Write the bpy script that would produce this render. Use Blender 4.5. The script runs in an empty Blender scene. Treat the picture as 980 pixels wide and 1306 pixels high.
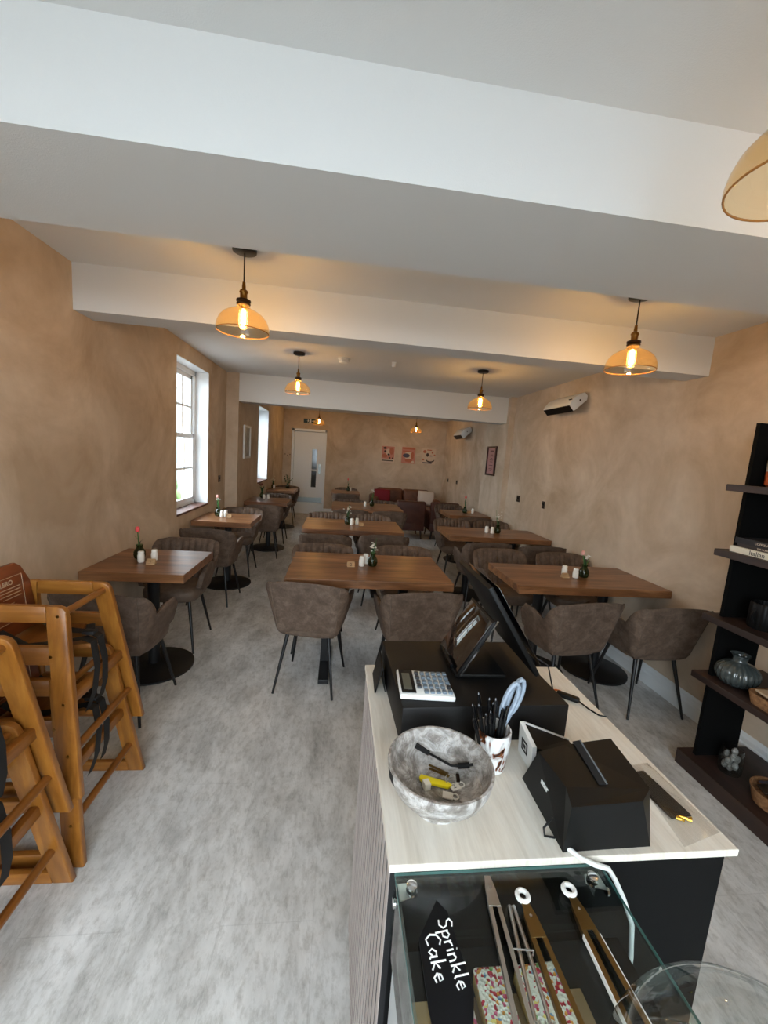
import bpy, bmesh, math, random
from mathutils import Vector, Matrix
random.seed(7)
PI = math.pi
scn = bpy.context.scene
COL = scn.collection
V = Vector

# ------------------------------------------------------------------ materials
def s2l(c):
    return tuple(((v/255)/12.92 if v/255 <= .04045 else ((v/255+.055)/1.055)**2.4) for v in c)

def base_mat(name):
    m = bpy.data.materials.new(name); m.use_nodes = True
    nt = m.node_tree
    return m, nt, nt.nodes['Principled BSDF']

def plain(name, rgb, rough=.5, metal=0., spec=.5, bump=0., bscale=200., coat=0.):
    m, nt, p = base_mat(name)
    p.inputs['Base Color'].default_value = (*s2l(rgb), 1)
    p.inputs['Roughness'].default_value = rough
    p.inputs['Metallic'].default_value = metal
    p.inputs['Specular IOR Level'].default_value = spec
    p.inputs['Coat Weight'].default_value = coat
    if bump:
        n = nt.nodes.new('ShaderNodeTexNoise'); n.inputs['Scale'].default_value = bscale
        b = nt.nodes.new('ShaderNodeBump'); b.inputs['Strength'].default_value = bump
        b.inputs['Distance'].default_value = .002
        tc = nt.nodes.new('ShaderNodeTexCoord')
        nt.links.new(tc.outputs['Object'], n.inputs['Vector'])
        nt.links.new(n.outputs['Fac'], b.inputs['Height'])
        nt.links.new(b.outputs['Normal'], p.inputs['Normal'])
    return m

def noisy(name, stops, rough=.6, scale=(1, 1, 1), nscale=3., detail=6., distortion=0., bump=0., spec=.5,
          second=None, nrough=.6, coat=0.):
    """colour ramp over a (stretched) noise; second=(scale, amount) multiplies a finer noise in"""
    m, nt, p = base_mat(name)
    tc = nt.nodes.new('ShaderNodeTexCoord'); mp = nt.nodes.new('ShaderNodeMapping')
    mp.inputs['Scale'].default_value = scale
    n = nt.nodes.new('ShaderNodeTexNoise')
    n.inputs['Scale'].default_value = nscale; n.inputs['Detail'].default_value = detail
    n.inputs['Distortion'].default_value = distortion; n.inputs['Roughness'].default_value = nrough
    r = nt.nodes.new('ShaderNodeValToRGB')
    el = r.color_ramp.elements
    el[0].position, el[0].color = stops[0][0], (*s2l(stops[0][1]), 1)
    el[1].position, el[1].color = stops[-1][0], (*s2l(stops[-1][1]), 1)
    for pos, c in stops[1:-1]:
        e = el.new(pos); e.color = (*s2l(c), 1)
    L = nt.links.new
    L(tc.outputs['Object'], mp.inputs['Vector']); L(mp.outputs['Vector'], n.inputs['Vector'])
    L(n.outputs['Fac'], r.inputs['Fac'])
    out = r.outputs['Color']
    if second:
        n2 = nt.nodes.new('ShaderNodeTexNoise'); n2.inputs['Scale'].default_value = second[0]
        n2.inputs['Detail'].default_value = 4
        L(mp.outputs['Vector'], n2.inputs['Vector'])
        mr = nt.nodes.new('ShaderNodeMapRange')
        mr.inputs['From Min'].default_value = .3; mr.inputs['From Max'].default_value = .7
        mr.inputs['To Min'].default_value = 1-second[1]; mr.inputs['To Max'].default_value = 1+second[1]*.5
        L(n2.outputs['Fac'], mr.inputs['Value'])
        mx = nt.nodes.new('ShaderNodeVectorMath'); mx.operation = 'SCALE'
        L(out, mx.inputs[0]); L(mr.outputs['Result'], mx.inputs['Scale'])
        out = mx.outputs['Vector']
    L(out, p.inputs['Base Color'])
    p.inputs['Roughness'].default_value = rough
    p.inputs['Specular IOR Level'].default_value = spec
    p.inputs['Coat Weight'].default_value = coat
    if bump:
        b = nt.nodes.new('ShaderNodeBump'); b.inputs['Strength'].default_value = bump
        b.inputs['Distance'].default_value = .004
        L(n.outputs['Fac'], b.inputs['Height']); L(b.outputs['Normal'], p.inputs['Normal'])
    return m

def thin_glass(name, tint=(1, 1, 1), refl=1., rough=0.0, body=0., body_col=(255, 255, 255), ior=1.5):
    """thin pane: straight transmission tinted + fresnel gloss (+ a little diffuse body)"""
    m = bpy.data.materials.new(name); m.use_nodes = True
    nt = m.node_tree; nt.nodes.clear(); L = nt.links.new
    out = nt.nodes.new('ShaderNodeOutputMaterial')
    t = nt.nodes.new('ShaderNodeBsdfTransparent'); t.inputs['Color'].default_value = (*tint, 1)
    g = nt.nodes.new('ShaderNodeBsdfGlossy'); g.inputs['Roughness'].default_value = rough
    lw = nt.nodes.new('ShaderNodeLayerWeight'); lw.inputs['Blend'].default_value = .5
    pw = nt.nodes.new('ShaderNodeMath'); pw.operation = 'POWER'; pw.inputs[1].default_value = 5
    mu = nt.nodes.new('ShaderNodeMath'); mu.operation = 'MULTIPLY_ADD'; mu.use_clamp = True
    r0 = ((ior-1)/(ior+1))**2
    mu.inputs[1].default_value = min(1, refl)*(1-r0)*.8; mu.inputs[2].default_value = r0*refl
    mx = nt.nodes.new('ShaderNodeMixShader')
    L(lw.outputs['Facing'], pw.inputs[0]); L(pw.outputs[0], mu.inputs[0]); L(mu.outputs[0], mx.inputs['Fac'])
    src = t.outputs['BSDF']
    if body:
        tr = nt.nodes.new('ShaderNodeBsdfTranslucent'); tr.inputs['Color'].default_value = (*s2l(body_col), 1)
        m2 = nt.nodes.new('ShaderNodeMixShader'); m2.inputs['Fac'].default_value = body
        L(t.outputs['BSDF'], m2.inputs[1]); L(tr.outputs['BSDF'], m2.inputs[2]); src = m2.outputs['Shader']
    L(src, mx.inputs[1]); L(g.outputs['BSDF'], mx.inputs[2])
    L(mx.outputs['Shader'], out.inputs['Surface'])
    return m

def emit(name, rgb, strength):
    m = bpy.data.materials.new(name); m.use_nodes = True
    nt = m.node_tree; nt.nodes.clear()
    out = nt.nodes.new('ShaderNodeOutputMaterial'); e = nt.nodes.new('ShaderNodeEmission')
    e.inputs['Color'].default_value = (*rgb, 1); e.inputs['Strength'].default_value = strength
    nt.links.new(e.outputs[0], out.inputs['Surface'])
    return m

def floor_material():
    m, nt, p = base_mat('stone_effect_vinyl'); L = nt.links.new
    tc = nt.nodes.new('ShaderNodeTexCoord')
    mp = nt.nodes.new('ShaderNodeMapping'); mp.inputs['Scale'].default_value = (1, .45, 1)
    L(tc.outputs['Object'], mp.inputs['Vector'])
    br = nt.nodes.new('ShaderNodeTexBrick')
    rot = nt.nodes.new('ShaderNodeMapping'); rot.inputs['Rotation'].default_value = (0, 0, PI/2)
    L(tc.outputs['Object'], rot.inputs['Vector']); L(rot.outputs['Vector'], br.inputs['Vector'])
    br.inputs['Scale'].default_value = 1; br.inputs['Brick Width'].default_value = 1.2
    br.inputs['Row Height'].default_value = .31; br.inputs['Mortar Size'].default_value = .0016
    br.inputs['Color1'].default_value = (.97, .97, .97, 1); br.inputs['Color2'].default_value = (1.02, 1.02, 1.02, 1)
    br.inputs['Mortar'].default_value = (.88, .88, .88, 1)
    a = nt.nodes.new('ShaderNodeTexNoise'); a.inputs['Scale'].default_value = 6.0; a.inputs['Detail'].default_value = 9
    a.inputs['Roughness'].default_value = .68; a.inputs['Distortion'].default_value = .35
    L(mp.outputs['Vector'], a.inputs['Vector'])
    r = nt.nodes.new('ShaderNodeValToRGB'); el = r.color_ramp.elements
    el[0].position, el[0].color = .30, (*s2l((166, 165, 162)), 1)
    el[1].position, el[1].color = .72, (*s2l((230, 230, 229)), 1)
    e = el.new(.5); e.color = (*s2l((204, 204, 202)), 1)
    L(a.outputs['Fac'], r.inputs['Fac'])
    b = nt.nodes.new('ShaderNodeTexNoise'); b.inputs['Scale'].default_value = 38; b.inputs['Detail'].default_value = 6
    b.inputs['Roughness'].default_value = .75
    L(mp.outputs['Vector'], b.inputs['Vector'])
    r2 = nt.nodes.new('ShaderNodeValToRGB'); el = r2.color_ramp.elements
    el[0].position, el[0].color = .30, (.66, .65, .63, 1)
    el[1].position, el[1].color = .53, (1, 1, 1, 1)
    L(b.outputs['Fac'], r2.inputs['Fac'])
    x = nt.nodes.new('ShaderNodeMix'); x.data_type = 'RGBA'; x.blend_type = 'MULTIPLY'; x.inputs['Factor'].default_value = 1
    L(r.outputs['Color'], x.inputs['A']); L(r2.outputs['Color'], x.inputs['B'])
    y = nt.nodes.new('ShaderNodeMix'); y.data_type = 'RGBA'; y.blend_type = 'MULTIPLY'; y.inputs['Factor'].default_value = 1
    L(x.outputs['Result'], y.inputs['A']); L(br.outputs['Color'], y.inputs['B'])
    L(y.outputs['Result'], p.inputs['Base Color'])
    p.inputs['Roughness'].default_value = .48
    p.inputs['Specular IOR Level'].default_value = .35
    return m

def wood(name, c1, c2, c3, axis='x', scale=1., rough=.45, grain=1.):
    sc = {'x': (.9, 9, 9), 'y': (9, .9, 9), 'z': (9, 9, .9)}[axis]
    sc = tuple(v*scale for v in sc)
    return noisy(name, [(.28, c1), (.5, c2), (.74, c3)], rough, sc, 1.6, 7, .6, second=(7., .16*grain), nrough=.62)

M = {}
M['floor'] = floor_material()
M['ceiling'] = plain('white_ceiling_paint', (219, 220, 219), .9, spec=.2, bump=.25, bscale=260)
M['limewash'] = noisy('beige_limewash', [(.30, (182, 161, 137)), (.5, (201, 182, 160)), (.70, (217, 201, 181))], .92,
                      (1, 1, 1), 1.5, 9, 1.1, bump=.12, spec=.15, second=(11., .05))
M['white_gloss'] = plain('white_satin_paint', (233, 237, 239), .4)
M['white_plastic'] = plain('white_plastic', (225, 225, 222), .35)
M['upvc'] = plain('white_window_frame', (235, 238, 240), .3)
M['pane'] = thin_glass('clear_window_glass', (.97, .98, .98))
M['sill'] = wood('brown_sill_wood', (60, 34, 26), (92, 54, 42), (122, 78, 62), 'y')
M['table'] = wood('walnut_tabletop', (86, 54, 33), (136, 92, 58), (172, 124, 84), 'x', 1.1, .32, 1.6)
M['leather'] = noisy('brown_suede_leather', [(.3, (80, 65, 54)), (.5, (100, 82, 69)), (.7, (120, 101, 87))], .72,
                     (1, 1, 1), 16, 7, .5, spec=.35, second=(90., .18))
M['leather_seat'] = noisy('brown_seat_leather', [(.3, (86, 70, 58)), (.7, (114, 96, 82))], .6, (1, 1, 1), 18, 6, .4, spec=.4)
M['black_metal'] = plain('black_powder_coat', (16, 16, 18), .42)
M['disc'] = plain('black_cast_base', (13, 13, 15), .5)
M['hc_wood'] = wood('honey_stained_wood', (110, 63, 20), (146, 91, 33), (174, 118, 50), 'z', 1.2, .33, .8)
M['hc_rail'] = wood('honey_stained_rail', (108, 62, 20), (144, 89, 33), (172, 116, 50), 'x', 1.2, .33, .8)
M['hc_dowel'] = wood('honey_stained_dowel', (104, 58, 19), (138, 84, 30), (162, 106, 45), 'y', 1.2, .33, .8)
M['hc_back'] = wood('reddish_brown_board', (108, 54, 26), (128, 66, 34), (146, 80, 42), 'y', 1., .3, .6)
M['strap'] = plain('black_webbing', (14, 14, 15), .7)
M['brass'] = plain('aged_brass', (128, 92, 44), .32, 1.)
M['bronze'] = plain('dark_bronze', (52, 40, 30), .4, .8)
M['amber'] = thin_glass('amber_glass', (.94, .79, .54), 1.8, .02, .03, (250, 200, 130), 1.5)
M['amber_rim'] = plain('amber_glass_rim', (168, 112, 56), .1, spec=.8)
M['bulb_glass'] = thin_glass('amber_bulb_glass', (1, .88, .62), 1.0, 0, .15, (255, 190, 90))
M['filament'] = emit('glowing_filament', (1., .71, .38), 380)
M['steel'] = plain('brushed_steel', (190, 188, 184), .28, 1.)
M['chrome'] = plain('chrome_steel', (205, 205, 205), .14, 1.)
M['gold_steel'] = plain('bronze_gold_steel', (122, 100, 62), .34, 1.)
M['white_ceramic'] = plain('white_ceramic', (232, 228, 218), .25)
M['vase'] = thin_glass('green_vase_glass', (.30, .42, .28), 1.6, .02, .30, (70, 92, 58))
M['stem'] = plain('green_stem', (58, 104, 46), .5)
M['leaf'] = plain('dark_green_leaf', (34, 66, 36), .5)
M['petal_red'] = plain('coral_red_petal', (226, 74, 78), .5)
M['petal_pink'] = plain('pale_pink_petal', (236, 178, 168), .5)
M['petal_white'] = plain('white_petal', (238, 236, 226), .5)
M['petal_dark'] = plain('dark_red_petal', (104, 26, 34), .5)
M['block'] = wood('pale_wood_block', (150, 116, 80), (184, 150, 110), (206, 176, 138), 'x', 4)
M['ink'] = plain('black_ink', (22, 20, 20), .6)
M['worktop'] = noisy('pale_wood_worktop', [(.28, (206, 197, 182)), (.5, (221, 213, 200)), (.72, (230, 224, 213))], .4,
                     (30, 3., 3), 2., 8, .5, second=(9., .05))
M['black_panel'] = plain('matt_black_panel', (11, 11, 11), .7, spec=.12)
M['slat'] = wood('grey_brown_slat', (150, 138, 132), (170, 158, 152), (186, 176, 170), 'z', 1., .5)
M['floor_reflection'] = plain('painted_floor_reflection', (176, 182, 184), .3)  # pale tone stands in for the floor reflected along the case's left side
M['felt'] = plain('black_felt', (16, 15, 17), .95)
M['drawer'] = plain('black_textured_steel', (12, 11, 11), .5, spec=.3, bump=.3, bscale=900)
M['screen'] = plain('glossy_black_screen', (6, 6, 8), .04, spec=.8, coat=1.)
M['blk'] = plain('black_plastic', (10, 10, 10), .5, spec=.25)
M['blk_gloss'] = plain('glossy_black_plastic', (12, 12, 14), .12)
M['key_grey'] = plain('blue_grey_key', (102, 116, 128), .4)
M['key_dark'] = plain('dark_key', (40, 44, 50), .4)
M['lcd'] = plain('grey_display', (92, 90, 78), .2)
M['marble'] = noisy('grey_marble_ceramic', [(.30, (84, 78, 72)), (.45, (140, 133, 126)), (.57, (192, 188, 184)), (.72, (120, 113, 106))],
                    .32, (1, 1, 1), 20, 10, 1.6, nrough=.75, second=(80., .32))
M['yellow'] = plain('yellow_plastic', (236, 214, 22), .35)
M['tortoise'] = noisy('speckled_brown_glass', [(.44, (222, 220, 218)), (.56, (180, 176, 174)), (.60, (120, 62, 26)), (.66, (44, 26, 18))], .15,
                      (1, 1, .6), 46, 2, .8)
M['grey_handle'] = plain('blue_grey_plastic', (136, 148, 162), .4)
M['orange'] = plain('orange_plastic', (226, 112, 32), .4)
M['poly'] = thin_glass('clear_polythene', (.97, .97, .97), 1.6, .10, .05, (240, 236, 230))
M['gold'] = plain('gold_foil', (212, 170, 70), .3, 1.)
M['case_glass'] = thin_glass('display_glass', (.91, .95, .94), 1.1)
M['glass_edge'] = plain('green_glass_edge', (66, 108, 104), .1, spec=.8)
M['dome'] = thin_glass('dome_glass', (.93, .95, .94), 1.5)
M['chalk'] = plain('black_chalkboard', (15, 16, 19), .7, spec=.15)
M['chalk_ink'] = plain('white_chalk_ink', (236, 236, 234), .7)
M['paper_brown'] = noisy('brown_baking_paper', [(.3, (126, 100, 66)), (.7, (150, 122, 84))], .8, (1, 1, 1), 20, 4)
M['dark_wood'] = wood('dark_walnut_shelf', (34, 22, 18), (48, 32, 26), (64, 44, 36), 'y', 1., .5)
M['black_wood'] = plain('black_stained_upright', (9, 9, 9), .8, spec=.1)
M['smoke_glass'] = thin_glass('smoky_glass', (.50, .54, .53), 1.8, .06, .55, (128, 136, 132))
M['ribbed_glass'] = plain('grey_ribbed_glass', (62, 68, 67), .14, spec=.9)
M['jar_glass'] = thin_glass('clear_jar_glass', (.78, .81, .80), 1.6, .03, .12, (150, 156, 152))
M['wicker'] = noisy('woven_wicker', [(.3, (112, 74, 44)), (.7, (168, 122, 80))], .7, (1, 1, 1), 60, 3, bump=.6)
M['kraft'] = plain('kraft_paper', (186, 160, 130), .8)
M['book_black'] = plain('black_book_cloth', (30, 28, 32), .6)
M['book_brown'] = plain('dark_brown_book_cloth', (52, 42, 38), .6)
M['book_cream'] = plain('cream_book_cover', (224, 216, 196), .5)
M['pages'] = plain('book_pages', (220, 212, 196), .9)
M['terracotta'] = plain('orange_glaze', (190, 92, 50), .3)
M['sofa'] = noisy('brown_aged_leather', [(.3, (84, 48, 32)), (.7, (122, 76, 52))], .45, (1, 1, 1), 7, 6, .3, spec=.5)
M['armchair'] = noisy('dark_brown_leather', [(.3, (70, 36, 26)), (.7, (96, 54, 40))], .5, (1, 1, 1), 8, 6, .3, spec=.5)
M['cushion_red'] = plain('crimson_velvet', (122, 16, 34), .8)
M['cushion_white'] = plain('cream_faux_fur', (214, 200, 188), .95, bump=1., bscale=160)
M['frame_white'] = plain('white_picture_frame', (220, 220, 218), .4)
M['frame_dark'] = plain('dark_red_frame', (48, 20, 20), .4)
M['print_grey'] = noisy('grey_print', [(.3, (140, 144, 142)), (.7, (190, 194, 190))], .5, (1, 1, 1), 12, 3)
M['print_pink'] = plain('dusty_pink_print', (176, 130, 126), .5)
M['print_ink'] = plain('dark_print_ink', (86, 40, 42), .5)
M['poster_cream'] = plain('cream_poster', (214, 194, 172), .6)
M['poster_pink'] = plain('pink_poster', (198, 132, 116), .6)
M['poster_orange'] = plain('orange_poster_ink', (186, 108, 80), .6)
M['poster_navy'] = plain('slate_poster_ink', (76, 74, 92), .6)
M['poster_dark'] = plain('black_poster_ink', (58, 44, 40), .6)
M['sign_green'] = plain('dark_green_sign', (18, 52, 38), .4)
M['socket'] = plain('dark_bronze_socket', (66, 54, 44), .35, .6)
M['kick'] = plain('dull_steel_plate', (150, 156, 154), .35, .7)
M['dark_pane'] = plain('dark_wired_glass', (46, 46, 40), .08)
M['render_cream'] = noisy('pale_house_render', [(.3, (112, 116, 112)), (.7, (128, 132, 127))], .9, (1, 1, 1), 2, 5)
M['gutter'] = plain('grey_downpipe', (90, 102, 110), .5)
M['ground'] = noisy('grey_paving', [(.3, (96, 96, 96)), (.7, (118, 118, 116))], .9, (1, 1, 1), 3, 5)
M['bush'] = noisy('green_bush', [(.3, (54, 84, 44)), (.7, (104, 136, 76))], .8, (1, 1, 1), 8, 5)

def cake_material():
    m, nt, p = base_mat('sprinkled_icing'); L = nt.links.new
    tc = nt.nodes.new('ShaderNodeTexCoord')
    vo = nt.nodes.new('ShaderNodeTexVoronoi'); vo.inputs['Scale'].default_value = 240
    vo.inputs['Randomness'].default_value = 1
    L(tc.outputs['Object'], vo.inputs['Vector'])
    sx = nt.nodes.new('ShaderNodeSeparateColor'); L(vo.outputs['Color'], sx.inputs[0])
    r = nt.nodes.new('ShaderNodeValToRGB'); r.color_ramp.interpolation = 'CONSTANT'
    cols = [(0, (242, 234, 222)), (.55, (190, 44, 60)), (.72, (240, 232, 214)), (.78, (226, 150, 60)), (.84, (130, 164, 200)), (.87, (214, 96, 130)), (.92, (120, 168, 90)), (.96, (240, 214, 120))]
    el = r.color_ramp.elements
    el[0].position, el[0].color = 0, (*s2l(cols[0][1]), 1)
    el[1].position, el[1].color = cols[-1][0], (*s2l(cols[-1][1]), 1)
    for pos, c in cols[1:-1]:
        e = el.new(pos); e.color = (*s2l(c), 1)
    L(sx.outputs[0], r.inputs['Fac']); L(r.outputs['Color'], p.inputs['Base Color'])
    p.inputs['Roughness'].default_value = .6
    b = nt.nodes.new('ShaderNodeBump'); b.inputs['Strength'].default_value = .6; b.inputs['Distance'].default_value = .002
    L(vo.outputs['Distance'], b.inputs['Height']); L(b.outputs['Normal'], p.inputs['Normal'])
    return m
M['icing'] = cake_material()
M['sponge'] = plain('pale_sponge', (214, 182, 120), .9, bump=.8, bscale=300)

# ------------------------------------------------------------------ mesh helpers
class MB:
    def __init__(s): s.bm = bmesh.new()
    def box(s, c, d, R=None, bev=0., seg=2):
        g = bmesh.ops.create_cube(s.bm, size=1.0)
        vs = g['verts']
        for v in vs: v.co = V((v.co.x*d[0], v.co.y*d[1], v.co.z*d[2]))
        if bev:
            es = list({e for v in vs for e in v.link_edges})
            r = bmesh.ops.bevel(s.bm, geom=es, offset=min(bev, min(d)*.49), segments=seg, affect='EDGES', profile=.5)
            vs = list({v for f in r['faces'] for v in f.verts} | {v for v in vs if v.is_valid})
        for v in vs:
            v.co = ((R @ v.co) if R is not None else v.co) + V(c)
        return s
    def bx(s, x0, x1, y0, y1, z0, z1, bev=0.):
        return s.box(((x0+x1)/2, (y0+y1)/2, (z0+z1)/2), (abs(x1-x0), abs(y1-y0), abs(z1-z0)), None, bev)
    def ring_loft(s, rings, cap0=True, cap1=True, closed=True):
        vr = [[s.bm.verts.new(p) for p in r] for r in rings]
        n = len(rings[0])
        for a, b in zip(vr, vr[1:]):
            for i in range(n if closed else n-1):
                j = (i+1) % n
                s.bm.faces.new((a[i], a[j], b[j], b[i]))
        if cap0: s.bm.faces.new(list(reversed(vr[0])))
        if cap1: s.bm.faces.new(vr[-1])
        return s
    def tube(s, pts, r, n=8, caps=True):
        pts = [V(p) for p in pts]
        rs = r if isinstance(r, (list, tuple)) else [r]*len(pts)
        rings = []; prev = None
        for i, p in enumerate(pts):
            t = (pts[min(i+1, len(pts)-1)]-pts[max(i-1, 0)])
            t = t.normalized() if t.length else V((0, 0, 1))
            if prev is None:
                a = V((0, 0, 1)) if abs(t.z) < .9 else V((1, 0, 0))
                u = t.cross(a).normalized()
            else:
                u = (prev - t*prev.dot(t)); u = u.normalized() if u.length > 1e-6 else t.orthogonal().normalized()
            prev = u; w = t.cross(u)
            rings.append([p+(u*math.cos(2*PI*k/n)+w*math.sin(2*PI*k/n))*rs[i] for k in range(n)])
        return s.ring_loft(rings, caps, caps)
    def cyl(s, p0, p1, r0, r1=None, n=20):
        return s.tube([p0, p1], [r0, r0 if r1 is None else r1], n)
    def lathe(s, prof, c=(0, 0, 0), n=28, cap0=True, cap1=True, fn=None):
        rings = []
        for r, z in prof:
            ring = []
            for k in range(n):
                a = 2*PI*k/n; q = r*(fn(a, z) if fn else 1)
                ring.append(V((c[0]+q*math.cos(a), c[1]+q*math.sin(a), c[2]+z)))
            rings.append(ring)
        return s.ring_loft(rings, cap0, cap1)
    def prism(s, poly, vec, bev=0.):
        """extrude a 3-D polygon along vec"""
        a = [s.bm.verts.new(V(p)) for p in poly]; b = [s.bm.verts.new(V(p)+V(vec)) for p in poly]
        n = len(poly); fs = [s.bm.faces.new(list(reversed(a))), s.bm.faces.new(b)]
        for i in range(n):
            j = (i+1) % n; fs.append(s.bm.faces.new((a[i], a[j], b[j], b[i])))
        if bev:
            es = list({e for f in fs for e in f.edges})
            bmesh.ops.bevel(s.bm, geom=es, offset=bev, segments=2, affect='EDGES', profile=.5)
        return s
    def ball(s, c, r, sc=(1, 1, 1), n=14):
        g = bmesh.ops.create_uvsphere(s.bm, u_segments=n, v_segments=max(6, n//2), radius=1)
        for v in g['verts']: v.co = V((v.co.x*r*sc[0], v.co.y*r*sc[1], v.co.z*r*sc[2]))+V(c)
        return s
    def torus(s, c, R, r, rot=None, n=24, k=8):
        pts = []
        rings = []
        for i in range(n):
            a = 2*PI*i/n; ring = []
            for j in range(k):
                b = 2*PI*j/k
                p = V(((R+r*math.cos(b))*math.cos(a), (R+r*math.cos(b))*math.sin(a), r*math.sin(b)))
                ring.append((rot @ p if rot is not None else p)+V(c))
            rings.append(ring)
        rings.append(rings[0])
        s.ring_loft(rings, False, False)
        bmesh.ops.remove_doubles(s.bm, verts=s.bm.verts[:], dist=1e-6)
        return s
    def build(s, name, mat, parent=None, smooth=True, ang=35):
        bmesh.ops.recalc_face_normals(s.bm, faces=s.bm.faces[:])
        me = bpy.data.meshes.new(name); s.bm.to_mesh(me); s.bm.free()
        me.materials.append(M[mat] if isinstance(mat, str) else mat)
        if smooth:
            me.polygons.foreach_set('use_smooth', [True]*len(me.polygons))
            me.set_sharp_from_angle(angle=math.radians(ang))
        o = bpy.data.objects.new(name, me); COL.objects.link(o)
        if parent is not None: o.parent = parent
        return o

def rz(a): return Matrix.Rotation(a, 3, 'Z')
def rx(a): return Matrix.Rotation(a, 3, 'X')
def ry(a): return Matrix.Rotation(a, 3, 'Y')

def tag(o, label, cat, group=None, kind=None):
    o['label'] = label; o['category'] = cat
    if group: o['group'] = group
    if kind: o['kind'] = kind
    return o

def thing(name, label, cat, loc=(0, 0, 0), rot=0., group=None):
    o = bpy.data.objects.new(name, None); COL.objects.link(o)
    o.empty_display_size = .05
    o.location = loc; o.rotation_euler = (0, 0, rot)
    return tag(o, label, cat, group)

def dup(root, loc, rot, label, group=None):
    r = root.copy(); COL.objects.link(r); r.location = loc; r.rotation_euler = (0, 0, rot)
    r['label'] = label
    if group: r['group'] = group
    for ch in list(root.children):
        c = ch.copy(); COL.objects.link(c); c.parent = r
        for g in list(ch.children):
            d = g.copy(); COL.objects.link(d); d.parent = c
    return r

def struct(name, mb, mat, parent=None, smooth=False):
    o = mb.build(name, mat, parent, smooth)
    if parent is None: o['kind'] = 'structure'
    return o

def text_mesh(name, body, size, mat, parent, mtx, extrude=.0004, align='LEFT', bold=0.):
    cu = bpy.data.curves.new(name, 'FONT'); cu.body = body; cu.size = size; cu.extrude = extrude; cu.align_x = align
    cu.offset = bold
    to = bpy.data.objects.new(name, cu)
    me = bpy.data.meshes.new_from_object(to)
    bpy.data.objects.remove(to); bpy.data.curves.remove(cu)
    me.materials.clear(); me.materials.append(M[mat])
    me.transform(mtx)
    o = bpy.data.objects.new(name, me); COL.objects.link(o); o.parent = parent
    return o

def frame_mtx(o, x, y):
    """4x4 placing text plane: origin o, right x, up y"""
    x = V(x).normalized(); y = V(y); y = (y-x*y.dot(x)).normalized(); z = x.cross(y)
    m = Matrix.Identity(4)
    for i in range(3):
        m[i][0] = x[i]; m[i][1] = y[i]; m[i][2] = z[i]; m[i][3] = o[i]
    return m

# ------------------------------------------------------------------ room
XL, XR = -1.53, 2.45          # walls of the front part
XL2, XR2 = -1.37, 2.37        # faces of the piers / narrower back part
XRB = 2.66                    # right wall behind the pier
YF, YB = -1.0, 10.3
HC = 2.53

f = MB(); f.bx(-2.0, 3.1, YF-.3, YB+.3, -.1, 0); struct('floor', f, 'floor')
c = MB(); c.bx(-2.2, 3.2, YF-.4, YB+.4, HC, HC+.2); struct('ceiling', c, 'ceiling')

def wall_y(mb, x0, x1, y0, y1, holes):
    """wall running along y between x0..x1 with holes (ya,yb,za,zb)"""
    y = y0
    for ya, yb, za, zb in sorted(holes):
        mb.bx(x0, x1, y, ya, 0, HC); mb.bx(x0, x1, ya, yb, 0, za); mb.bx(x0, x1, ya, yb, zb, HC); y = yb
    mb.bx(x0, x1, y, y1, 0, HC)

W1 = (4.095, 5.04, .86, 2.375)
W2 = (7.19, 8.12, .95, 2.26)
m = MB()
wall_y(m, XL-.3, XL, YF-.3, 5.78, [W1])
wall_y(m, XL-.3, XL2, 5.78, YB+.3, [W2])
struct('wall_left', m, 'limewash')
m = MB()
m.bx(XR, XR+.3, YF-.3, 5.7, 0, HC); m.bx(XR2, XR2+.38, 5.7, 6.6, 0, HC); m.bx(XRB, XRB+.3, 6.6, YB+.3, 0, HC)
struct('wall_right', m, 'limewash')
m = MB()
DX0, DX1 = -1.166, -.325
m.bx(XL-.3, DX0, YB, YB+.25, 0, HC); m.bx(DX1, XRB+.3, YB, YB+.25, 0, HC); m.bx(DX0, DX1, YB, YB+.25, 2.085, HC)
struct('wall_back', m, 'limewash')
# front wall behind the camera, with the shop windows
FW = [(-1.42, -.22, .15, 2.46), (-.08, 1.02, .15, 2.46)]
m = MB(); x = XL-.3
for xa, xb, za, zb in FW:
    m.bx(x, xa, YF-.25, YF, 0, HC); m.bx(xa, xb, YF-.25, YF, 0, za); m.bx(xa, xb, YF-.25, YF, zb, HC); x = xb
m.bx(x, XR+.3, YF-.25, YF, 0, HC)
struct('wall_front', m, 'limewash')

# ceiling beams
for i, (y0, y1, z0, x0, x1) in enumerate([(1.127, 1.600, 2.28, XL-.02, XR+.02), (2.61, 2.81, 2.28, XL-.02, XR+.02), (5.78, 6.02, 2.165, XL2+.002, XR2-.002)]):
    b = MB(); b.bx(x0, x1, y0, y1, z0, HC+.01)
    struct('trim_%d' % (i+1), b, 'ceiling')

# skirting boards with a stepped profile
def skirting(name, pts_fn, *runs):
    mb = MB()
    for (p, q, n) in runs:      # from p to q along the wall, n = direction into the room
        p, q, n = V((*p, 0)), V((*q, 0)), V((*n, 0))
        prof = [(0, 0), (.018, 0), (.018, .085), (.013, .095), (.013, .118), (.007, .128), (.004, .145), (0, .145)]
        poly = [p+n*a+V((0, 0, h)) for a, h in prof]
        mb.prism(poly, q-p)
    struct(name, mb, 'white_gloss')
skirting('baseboard_right', None, ((XR, YF), (XR, 5.7), (-1, 0)), ((XR2, 5.7), (XR2, 6.6), (-1, 0)), ((XRB, 6.6), (XRB, YB), (-1, 0)))
skirting('baseboard_left', None, ((XL, YF), (XL, 5.78), (1, 0)), ((XL2, 5.78), (XL2, YB), (1, 0)))
skirting('baseboard_back', None, ((XL2, YB), (DX0, YB), (0, -1)), ((DX1, YB), (XRB, YB), (0, -1)))

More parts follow.
